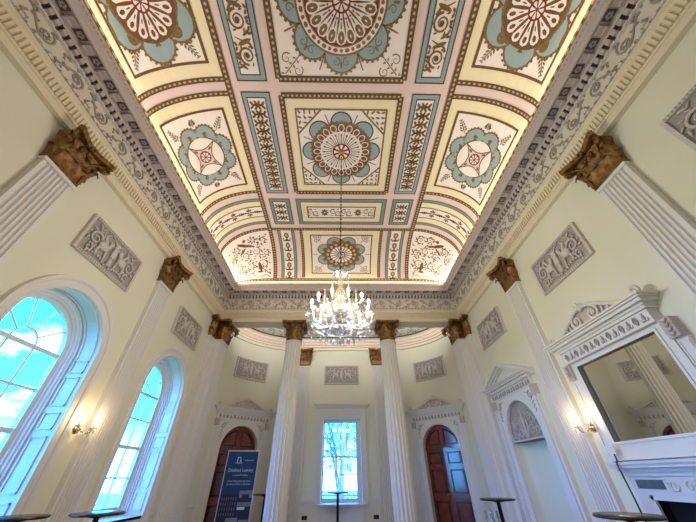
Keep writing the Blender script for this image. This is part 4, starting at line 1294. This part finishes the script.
# fireplace
t = thing('fireplace', 'white marble fireplace with grey marble tablets below the mirror', 'fireplace', (W, 3.73, 0), -PI/2)
mb = MB(MARB)
for d, e, z0, z1 in ((.17,.70,1.38,1.42),(.20,.73,1.42,1.455),(.25,.78,1.455,1.49),(.27,.80,1.49,1.52)): mb.box(-e, e, -d, 0, z0, z1)
mb.build('mantel_shelf', t)
mb = MB(MARB); mb.box(-.66,.66,-.14,0,1.18,1.38)
for s in (-1, 1): mb.box(min(s*.45,s*.66), max(s*.45,s*.66), -.14, 0, 0, 1.18); mb.box(min(s*.43,s*.47), max(s*.43,s*.47), -.16, -.13, 0, 1.2)
mb.box(-.47,.47,-.16,-.13,1.16,1.2); mb.build('surround', t)
for s in (-1, 1):
    mb = MB(GREYM); mb.box(min(s*.22,s*.58), max(s*.22,s*.58), -.15, -.13, 1.26, 1.345); mb.build('grey_tablet', t)
mb = MB(MARB, True)
mb.box(-.2,.2,-.155,-.13,1.22,1.37)
for s in (-1, 1):
    mb.tube([(a,-.16,b) for a, b in spiral((s*.09,1.295), .055, 1.3, 0, s, 16)], .012, 4, .005)
    for j in range(4): mb.tube([(s*(.12+.015*j),-.16,1.25+.03*j),(s*(.17),-.165,1.26+.03*j)], .010, 4, .004)
mb.build('centre_relief', t)
mb = MB(SOOT); mb.box(-.45,.45,-.02,.0,0,1.16)
mb.box(-.45,-.44,-.13,0,0,1.16); mb.box(.44,.45,-.13,0,0,1.16); mb.build('firebox', t)
t = thing('mantel_sensor', 'small white cardholder standing at the niche end of the mantel shelf', 'cardholder', (3.62, 4.44, 1.52), -PI/2)
mb = MB(CHINA); mb.box(-.07,.07,-.005,.005,.09,.19); mb.build('card', t)
mb = MB(BLACKM); mb.tube([(0.02,0,.0),(.02,0,.09)], .008, 6); mb.box(-.03,.06,-.03,.03,0,.01); mb.build('stand', t)
t.name = 'card_stand'
mb = MB(BLACK, True)
mb.tube([(3.56,4.34,1.535),(3.515,4.30,1.535),(3.49,4.29,1.50),(3.49,4.28,1.2),(3.49,4.275,.6),(3.49,4.27,.02)], .009, 6)
tag(mb.build('power_cord'), 'black cord hanging down in front of the fireplace from the mantel shelf', 'cord')

# ------------------------------------------------------------------ sockets
q = thing('wall_socket', 'dark wall socket on the banner side of the apse sash window', 'socket', (-1.0, AYB, .52), 0, 'dark wall sockets')
mb = MB(SOCK); mb.box(-.075,.075,-.012,0,-.045,.045); mb.build('plate', q)
for x in (-.035,.035):
    mb = MB(BLACKM); mb.box(x-.022, x+.022, -.016, -.012, -.025, .025); mb.build('outlet', q)
dup(q, 'dark wall socket on the mahogany door side of the apse sash window', (1.0, AYB, .52), 0)

# ------------------------------------------------------------------ sconces
LIGHTS = []
def make_sconce(label, loc, rz):
    t = thing('wall_sconce', label, 'wall sconce', loc, rz, 'twin candle wall sconces')
    mb = MB(BRASS, True); mb.lathe([(0,0),(.05,.0),(.058,.01),(.04,.025),(.02,.04),(.015,.07),(0,.075)], 14)
    mb.v = [(x, -z, y) for x, y, z in mb.v]; mb.build('backplate', t)
    for s in (-1, 1):
        arm = MB(CRYSI, True); P = [(0,-.05,0),(s*.05,-.09,-.05),(s*.11,-.12,-.045),(s*.145,-.13,.01)]
        arm.tube(P, .010, 6); a = arm.build('arm', t)
        mb = MB(CRYS, True); mb.lathe([(.01,.0),(.045,.012),(.05,.02),(.02,.02)], 14, (s*.145,-.13,.01)); mb.build('drip_pan', a)
        mb = MB(CHINA, True); mb.lathe([(.011,.0),(.011,.075)], 8, (s*.145,-.13,.025)); mb.build('candle', a)
        mb = MB(BULB, True); mb.lathe([(.004,0),(.012,.012),(.014,.028),(.006,.05),(0,.058)], 8, (s*.145,-.13,.10)); mb.build('bulb', a)
        for k in range(3):
            mb = MB(CRYS, True); xx = s*.145+.04*cos(k*2.1); yy = -.13+.04*sin(k*2.1)
            mb.lathe([(0,-.06),(.009,-.045),(.007,-.015),(0,0)], 6, (xx,yy,.015)); mb.build('pendant', a)
    return t
sc = make_sconce('twin candle crystal sconce on the window wall, beside the larger arched window', (-W,4.70,1.98), PI/2)
dup(sc, 'twin candle crystal sconce on the fireplace wall, beside the mirror', (W,4.76,1.95), -PI/2)
LIGHTS += [(-W+.16,4.70,2.12,2),(W-.16,4.76,2.09,2)]

# ------------------------------------------------------------------ chandelier
CH = (0., 3.58, 0.)
ch = thing('chandelier', 'cut crystal chandelier with lit candle bulbs hanging on a long chain from the ceiling', 'chandelier', CH)
mb = MB(BLACKM, True)
z = 3.98; k = 0
mb.tube([(0,0,3.97),(0,0,7.36)], .005, 6)
while z < 7.33:
    mb.tube([(.010*cos(a)*(k % 2), .010*cos(a)*(1-k % 2), z+.03*sin(a)) for a in [i*PI/4 for i in range(9)]], .004, 4); z += .05; k += 1
mb.build('chain', ch)
mb = MB(BRASS, True); mb.lathe([(0,7.30),(.05,7.31),(.07,7.36),(.08,7.385)], 16); mb.build('ceiling_rose', ch)
mb = MB(CRYS, True); mb.lathe([(.02,3.97),(.07,3.96),(.115,3.92),(.125,3.885),(.12,3.88),(.06,3.93),(.02,3.95)], 20)
can = mb.build('crown_canopy', ch)
def pendant(l, r=.012, n=6):
    mb = MB(CRYS, True); mb.lathe([(0,-l),(r,-l*.72),(r*.55,-l*.28),(0,-l*.2)], n); mb.ball((0,0,-l*.1), r*.55, None, None, 5, 4); return mb
pm = pendant(.10); p0 = pm.build('pendant', can, (.12,0,3.885))
for k in range(1, 10):
    d = p0.copy(); COL.objects.link(d); d.parent = can; d.location = (.12*cos(k*PI/5), .12*sin(k*PI/5), 3.885)
mb = MB(CRYSI, True)
mb.lathe([(.012,3.95),(.014,3.84),(.035,3.80),(.05,3.76),(.035,3.71),(.022,3.68),(.05,3.63),(.075,3.56),(.06,3.48),(.03,3.42),(.05,3.37),(.09,3.31),(.10,3.27),(.06,3.22),(.03,3.18)], 16)
mb.build('baluster_stem', ch)
mb = MB(CRYS, True); mb.lathe([(.02,3.21),(.13,3.20),(.17,3.17),(.15,3.13),(.05,3.09),(.02,3.08)], 20); mb.build('receiver_bowl', ch)
mb = MB(ALU, True)
for r, z in ((.40,3.05),(.20,2.97)): mb.tube([(r*cos(i*PI/16), r*sin(i*PI/16), z) for i in range(33)], .007, 5)
for k in range(6): mb.tube([(.05*cos(k*PI/3), .05*sin(k*PI/3), 3.12), (.40*cos(k*PI/3), .40*sin(k*PI/3), 3.05)], .005, 4)
mb.build('ring_frame', ch)
def armset(name, n, r, zb, a0, h):
    for k in range(n):
        a = a0+2*PI*k/n; c_, s_ = cos(a), sin(a)
        mb = MB(CRYS, True)
        P = [(.08,3.16),(.18*r/.4,3.06),(.30*r/.4,3.06),(r*.97,3.13),(r,zb)]
        pts = []
        for i in range(len(P)-1):
            for j in range(4):
                t = j/4; pts.append((P[i][0]*(1-t)+P[i+1][0]*t, P[i][1]*(1-t)+P[i+1][1]*t))
        pts.append(P[-1])
        mb.tube([(x*c_, x*s_, z) for x, z in pts], .011, 6); arm = mb.build('arm', ch)
        x, y = r*c_, r*s_
        mb = MB(CRYS, True); mb.lathe([(.012,0),(.05,.012),(.062,.026),(.055,.026),(.02,.012)], 14, (x,y,zb)); mb.build('drip_pan', arm)
        mb = MB(CHINA, True); mb.lathe([(.012,0),(.012,h)], 8, (x,y,zb+.02)); mb.build('candle', arm)
        mb = MB(BULB, True); mb.lathe([(.005,0),(.017,.014),(.020,.034),(.009,.062),(0,.074)], 8, (x,y,zb+.02+h)); mb.build('bulb', arm)
        for j in range(6):
            d = p0.copy(); COL.objects.link(d); d.parent = arm; d.location = (x+.055*cos(j*PI/3), y+.055*sin(j*PI/3), zb+.015)
        for j in range(1, 3):
            d = p0.copy(); COL.objects.link(d); d.parent = arm; q = .55 if j == 1 else .8; d.location = (x*q, y*q, 3.055+.02*j)
armset('arm', 12, .415, 3.20, PI/12, .11)
for k in range(6):                              # glass spires between the candles
    a = 2*PI*k/6; mb = MB(CRYSI, True); x, y = .23*cos(a), .23*sin(a)
    mb.tube([(.06*cos(a),.06*sin(a),3.20),(x*.7,y*.7,3.17),(x,y,3.24)], .010, 5)
    mb.lathe([(.012,3.22),(.05,3.24),(.055,3.26),(.014,3.28),(.022,3.33),(.012,3.40),(.018,3.44),(.006,3.62),(0,3.66)], 8, (x,y,0)); sp = mb.build('glass_spire', ch)
    for j in range(6):
        d = p0.copy(); COL.objects.link(d); d.parent = sp; d.location = (x+.05*cos(j*PI/3), y+.05*sin(j*PI/3), 3.25)
def string(pts, r):
    mb = MB(CRYSI, True); vs = []; P = []
    for a, b in zip(pts, pts[1:]):
        for q, rr in ((0,.25),(.3,1),(.7,1)): P.append((Vector(a).lerp(Vector(b), q), r*rr))
    P.append((Vector(pts[-1]), r*.25)); n = 5
    d = (Vector(pts[-1])-Vector(pts[0])); u = d.cross(Vector((0,0,1))).normalized(); w_ = d.cross(u).normalized()
    for p, rr in P: vs += [p+u*rr*cos(2*PI*k/n)+w_*rr*sin(2*PI*k/n) for k in range(n)]
    mb.add(vs, [(i*n+k, i*n+(k+1) % n, (i+1)*n+(k+1) % n, (i+1)*n+k) for i in range(len(P)-1) for k in range(n)])
    mb.build('bead_swag', ch)
for k in range(12):                             # swags of drops from the stem to the arms
    a = PI/12+k*PI/6; b = a+PI/6
    string([((.05+.36*t)*cos(a), (.05+.36*t)*sin(a), 3.62-.38*t-.16*sin(PI*t)) for t in [j/14 for j in range(15)]], .011)
    string([(.415*(cos(a)*(1-t)+cos(b)*t), .415*(sin(a)*(1-t)+sin(b)*t), 3.20-.13*sin(PI*t)) for t in [j/9 for j in range(10)]], .011)

big = pendant(.15, .018); pb = None
for r, n, z in ((.40,24,3.05),(.20,14,2.98),(.10,8,3.06)):
    for k in range(n):
        a = 2*PI*k/n
        if pb is None: pb = d = big.build('large_pendant', ch)
        else: d = pb.copy(); COL.objects.link(d); d.parent = ch
        d.location = (r*cos(a), r*sin(a), z)
mb = MB(CRYS, True); mb.lathe([(0,2.78),(.03,2.80),(.04,2.83),(.03,2.86),(.012,2.89),(.05,2.94),(.06,2.98),(.02,3.06)], 12); mb.build('finial', ch)
LIGHTS += [(CH[0]+.415*cos(PI/12+k*PI/6), CH[1]+.415*sin(PI/12+k*PI/6), 3.42, 0) for k in range(0)]

# ------------------------------------------------------------------ tables
def make_table(label, loc):
    t = thing('poseur_table', label, 'table', loc, 0, 'tall round black tables')
    mb = MB(BLACK, True); mb.lathe([(0,1.075),(.262,1.075),(.275,1.083),(.275,1.093),(.268,1.10),(0,1.10)], 40); mb.build('table_top', t)
    mb = MB(BLACKM, True); mb.lathe([(.03,.03),(.03,1.05),(.09,1.06),(.09,1.076)], 14); mb.build('pole', t)
    mb = MB(BLACKM, True); mb.lathe([(0,0),(.22,0),(.22,.012),(.05,.03),(.03,.05)], 28); mb.build('base', t)
    return t
t0 = make_table('tall round black table in front of the sash window, the most distant one', (-.07,9.5,0))
dup(t0, 'tall round black table in front of the slimmer arched window', (-2.83,4.46,0), 0)
dup(t0, 'tall round black table nearest the fireplace and mirror', (2.70,3.48,0), 0)
dup(t0, 'tall round black table beside the arched niche, silver candelabrum below it', (2.60,6.02,0), 0)
dup(t0, 'tall round black table between the blue banner and a fluted column', (-1.82,8.83,0), 0)
dup(t0, 'tall round black table below the larger arched window, only its rim in view', (-3.45,4.12,0), 0)
# silvery candelabrum on the floor by the niche
t = thing('candelabrum', 'silver and crystal candelabrum standing low beside the niche table', 'candelabrum', (2.60,6.42,0))
mb = MB(ALU, True); mb.lathe([(.16,0),(.16,.03),(.06,.06),(.03,.12),(.05,.3),(.025,.5),(.045,.62),(.02,.74),(.05,.80),(.02,.84)], 14); mb.build('stem', t)
for k in range(4):
    a = k*PI/2+.4; mb = MB(CRYS, True)
    mb.tube([(0,0,.72),(.07*cos(a),.07*sin(a),.70),(.13*cos(a),.13*sin(a),.76),(.13*cos(a),.13*sin(a),.82)], .012, 6); mb.lathe([(.015,0),(.045,.02),(.02,.025),(.018,.10)], 10, (.13*cos(a),.13*sin(a),.82)); mb.build('arm', t)
mb = MB(CRYS, True); mb.lathe([(.02,.84),(.05,.87),(.02,.93),(0,1.0)], 10); mb.build('finial', t)

# ------------------------------------------------------------------ roll-up banner
bx, by = -2.57, 9.06
bn = thing('rollup_banner', 'dark blue roll-up banner with white lettering and a photo print, by the door', 'banner', (bx,by,0), .17)
BW, BZ = .40, 1.97
mb = MB(ALU); mb.box(-BW-.02, BW+.02, -.09, .09, 0, .08); mb.build('base', bn)
mb = MB(ALU); mb.box(-BW-.005, BW+.005, -.015, .012, BZ, BZ+.025); mb.build('top_rail', bn)
mb = MB(ALU); mb.tube([(0,.03,.06),(0,.03,BZ)], .010, 6); mb.build('support_pole', bn)
mb = MB(NAVY); mb.box(-BW, BW, -.004, .0, .08, BZ)
mb.use(BANW); mb.box(-BW, -BW+.018, -.006, 0, .08, BZ); mb.box(BW-.022, BW, -.006, 0, .08, BZ)
# lower half: photograph of a dining room, as flat print shapes
def pr(m_, x0, x1, z0, z1, y): mb.use(m_); mb.box(x0, x1, y, 0, z0, z1)
pr(BAND, -BW+.018, BW-.022, .08, 1.10, -.0055)
pr(BANG, .06, BW-.022, 1.02, 1.16, -.0062); pr(BAND, .14, .30, .98, 1.09, -.0068); pr(BANG, .05, BW-.022, .86, .94, -.0062); pr(BANW, .06, .24, .80, .85, -.0066)
pr(BANG, -.16, .12, .52, .66, -.0062); pr(BANG, .14, BW-.03, .44, .62, -.0062)
for i in range(4):
    for j in range(7): pr(BANG, -.34+.055*j, -.325+.055*j, .70+.095*i, .75+.095*i, -.0062)
for i in range(6): pr(BANG, -.30+.11*i, -.24+.11*i, .28, .40, -.0062)
mb.build('printed_sheet', bn)
# lettering: emblem (small arch on a plinth), heading and small lines
mb = MB(BANW)
mb.tube([(-.085+.04*cos(a), -.006, 1.80+.045*sin(a)) for a in [PI*i/10 for i in range(11)]], .011, 4)
mb.box(-.137,-.113,-.008,-.004,1.745,1.80); mb.box(-.057,-.033,-.008,-.004,1.745,1.80); mb.box(-.17,.0,-.008,-.004,1.715,1.728)
mb.build('emblem', bn)
def text(body, size, x, z, name='lettering'):
    cu = bpy.data.curves.new(name, 'FONT'); cu.body = body; cu.size = size; cu.align_x = 'CENTER'; cu.extrude = .001
    cu.materials.append(BANW); tmp = bpy.data.objects.new(name, cu); COL.objects.link(tmp)
    me = bpy.data.meshes.new_from_object(tmp.evaluated_get(bpy.context.evaluated_depsgraph_get())); bpy.data.objects.remove(tmp)
    if not me.materials: me.materials.append(BANW)
    o = bpy.data.objects.new(name, me); COL.objects.link(o); o.parent = bn
    o.location = (x, -.006, z); o.rotation_euler = (PI/2,0,0)
    return o
text('understated', .042, .17, 1.765); text('Distinct Luxury', .098, 0, 1.54); text('in a beautiful setting', .045, 0, 1.455)
text('Private dining and celebrations', .045, 0, 1.335); text('for every occasion in the house', .045, 0, 1.275)

# ------------------------------------------------------------------ outdoors
mb = MB(GRASS); mb.add([(-90,-60,-1.2),(60,-60,-1.2),(60,90,-1.2),(-90,90,-1.2)], [(0,1,2,3)]); o = mb.build('lawn'); o['kind'] = 'structure'
mb = MB(PATHM); mb.add([(-8,15.5,-1.18),(9,17.5,-1.18),(9,19.5,-1.18),(-8,17,-1.18)], [(0,1,2,3)]); o = mb.build('path'); o['kind'] = 'structure'
def branch(mb, p, d, l, r, dep):
    q = p+d*l; m_ = p+d*l*.5+Vector((random.uniform(-1,1),random.uniform(-1,1),0))*l*.06
    mb.tube([p, m_, q], r, 5 if dep > 2 else 3, r*.6, False)
    if dep == 0: return
    for k in range(3 if dep > 1 else 4):
        nd = (d+Vector((random.uniform(-1,1),random.uniform(-1,1),random.uniform(-.25,.8)))*.75).normalized()
        branch(mb, q if k else m_, nd, l*random.uniform(.6,.8), r*.58, dep-1)
def make_tree(label, loc, h, rz, seed):
    random.seed(seed)
    t = thing('tree', label, 'tree', loc, rz, 'trees outside the windows')
    mb = MB(BARK); branch(mb, Vector((0,0,0)), Vector((0,0,1)), h*.28, h*.022, 5); mb.build('trunk', t)
    mb = MB(LEAFM)
    for k in range(700):
        a = random.random()*2*PI; z = random.uniform(.25,1.)*h; rr = h*.36*math.sqrt(random.random())*sin(PI*min(1,max(.1,(z/h-.15)/.9)))
        c = Vector((rr*cos(a), rr*sin(a), z)); u = Vector((random.uniform(-1,1),random.uniform(-1,1),random.uniform(-1,1))).normalized(); w = u.orthogonal().normalized(); s_ = h*.020
        mb.add([c-u*s_, c+w*s_*.5, c+u*s_, c-w*s_*.5], [(0,1,2,3)])
    mb.build('foliage', t)
    return t
tr0 = make_tree('bare branched tree seen through the upper panes of the sash window', (.1,21,-1.2), 12, 0, 3)
dup(tr0, 'tree seen through the banner side panes of the sash window', (-8.5,29,-1.2), 2.)
dup(tr0, 'tree behind the others, seen through the middle of the sash window', (2.2,37,-1.2), 4.1)
dup(tr0, 'tree low in the panes of the slimmer arched window', (-60,95,-9), 1.2)
dup(tr0, 'tree low in the panes of the slimmer arched window, nearer the house', (-60,80,-9), 3.)
random.seed(5)

# ------------------------------------------------------------------ light
w = bpy.data.worlds.new('World'); S.world = w; w.use_nodes = True; nt = w.node_tree
bg = nt.nodes['Background']; tc = nt.nodes.new('ShaderNodeTexCoord')
sep = nt.nodes.new('ShaderNodeSeparateXYZ'); nt.links.new(tc.outputs['Generated'], sep.inputs[0])
gr = nt.nodes.new('ShaderNodeValToRGB'); nt.links.new(sep.outputs['Z'], gr.inputs['Fac'])
e = gr.color_ramp.elements; e[0].position = 0; e[0].color = (.10,.44,1.,1); e[1].position = .9; e[1].color = (.003,.18,1.,1)
x = gr.color_ramp.elements.new(.4); x.color = (.005,.23,1.,1); x = gr.color_ramp.elements.new(.13); x.color = (.012,.28,1.,1)
mp = nt.nodes.new('ShaderNodeMapping'); mp.inputs['Scale'].default_value = (1,1,2.2); nt.links.new(tc.outputs['Generated'], mp.inputs[0])
no = nt.nodes.new('ShaderNodeTexNoise'); no.inputs['Scale'].default_value = 4.2; no.inputs['Detail'].default_value = 6; nt.links.new(mp.outputs[0], no.inputs['Vector'])
cr = nt.nodes.new('ShaderNodeValToRGB'); cr.color_ramp.elements[0].position = .52; cr.color_ramp.elements[1].position = .66; nt.links.new(no.outputs['Fac'], cr.inputs['Fac'])
mx = nt.nodes.new('ShaderNodeMix'); mx.data_type = 'RGBA'; nt.links.new(cr.outputs['Color'], mx.inputs[0]); nt.links.new(gr.outputs['Color'], mx.inputs[6]); mx.inputs[7].default_value = (.20,.56,1,1)
nt.links.new(mx.outputs[2], bg.inputs['Color']); bg.inputs['Strength'].default_value = 13.5
def area(name, loc, rot, sx, sy, power, col, portal=False):
    l = bpy.data.lights.new(name, 'AREA'); l.shape = 'RECTANGLE'; l.size = sx; l.size_y = sy; l.energy = power; l.color = col
    if portal: l.cycles.is_portal = True
    o = bpy.data.objects.new(name, l); COL.objects.link(o); o.location = loc; o.rotation_euler = rot
    return o
for (yc, r, zs, zb) in WINS:
    area('window_portal', (-W-.49, yc, (zb+zs+r)/2), (0, -PI/2, 0), zs+r-zb+.05, 2*r+.05, 1, (1,1,1), True)
area('window_portal', (0, AYB+.31, 1.86), (-PI/2, 0, 0), 1.3, 2.2, 1, (1,1,1), True)
def point(name, loc, power, col, r):
    l = bpy.data.lights.new(name, 'POINT'); l.energy = power; l.color = col; l.shadow_soft_size = r
    o = bpy.data.objects.new(name, l); COL.objects.link(o); o.location = loc
    return o
sl = bpy.data.lights.new('sun', 'SUN'); sl.energy = 4.5; sl.angle = .01; sl.color = (1,.95,.85)
so = bpy.data.objects.new('sun', sl); COL.objects.link(so); so.rotation_euler = Vector((-.25,.62,-.74)).to_track_quat('-Z','Y').to_euler()
WARM = (1,.86,.68)
for k in range(12):
    a = PI/12+k*PI/6; point('candle_lamp', (CH[0]+.415*cos(a), CH[1]+.415*sin(a), 3.45), 11, (1,.92,.79), .03)
for x, y, z, p in LIGHTS:
    for s in (-.145, .145): point('sconce_lamp', (x+(.03 if x < 0 else -.03), y+s, z), p, (1,.70,.38), .02)
# strip lights laid on top of the cornice, washing the cove
for s in (-1, 1):
    area('cornice_strip', (s*3.36, YC, 6.385), (0, PI-s*.9, 0), .03, 13.2, 54, WARM)
area('cornice_strip', (0, 7.63, 6.385), (PI+.5, 0, 0), 6.6, .03, 12, WARM)
area('apse_fill_strip', (0, 8.46, 5.28), (PI-.9, 0, 0), 6.2, .03, 45, (1,.95,.88))  # added lamp hidden behind the screen beam, put there to brighten the apse
area('cornice_strip', (0, 2*YC-7.63, 6.385), (PI-.5, 0, 0), 6.6, .03, 12, WARM)

# ------------------------------------------------------------------ camera
F_, CX_, P_, RO_, YA_ = 279.63, 347.22, .658312, -.011699, .023824
cam = bpy.data.cameras.new('camera'); co = bpy.data.objects.new('camera', cam); COL.objects.link(co)
cam.sensor_fit = 'HORIZONTAL'; cam.sensor_width = 36; cam.lens = 36*F_/696; cam.shift_x = (348-CX_)/696; cam.clip_start = .05; cam.clip_end = 500
def raydir(a, b):
    a, b = a*cos(RO_)-b*sin(RO_), a*sin(RO_)+b*cos(RO_)
    X, Y, Z = a, cos(P_)-b*sin(P_), sin(P_)+b*cos(P_)
    return Vector((X*cos(YA_)+Y*sin(YA_), -X*sin(YA_)+Y*cos(YA_), Z))
fw = raydir(0,0); rt = raydir(1,0)-fw; up = raydir(0,1)-fw
mt = Matrix((rt, up, -fw)).transposed().to_4x4(); mt.translation = (.022, 0, 1.4)
co.matrix_world = mt
S.camera = co
S.view_settings.view_transform = 'Standard'; S.view_settings.look = 'None'; S.view_settings.gamma = 1; S.view_settings.exposure = .64
S.cycles.use_denoising = True
S.cycles.caustics_reflective = False; S.cycles.caustics_refractive = False; S.cycles.sample_clamp_indirect = 1; S.cycles.use_light_tree = False; S.cycles.use_adaptive_sampling = False; S.cycles.blur_glossy = 1
S.cycles.max_bounces = 8; S.cycles.diffuse_bounces = 5; S.cycles.transparent_max_bounces = 12
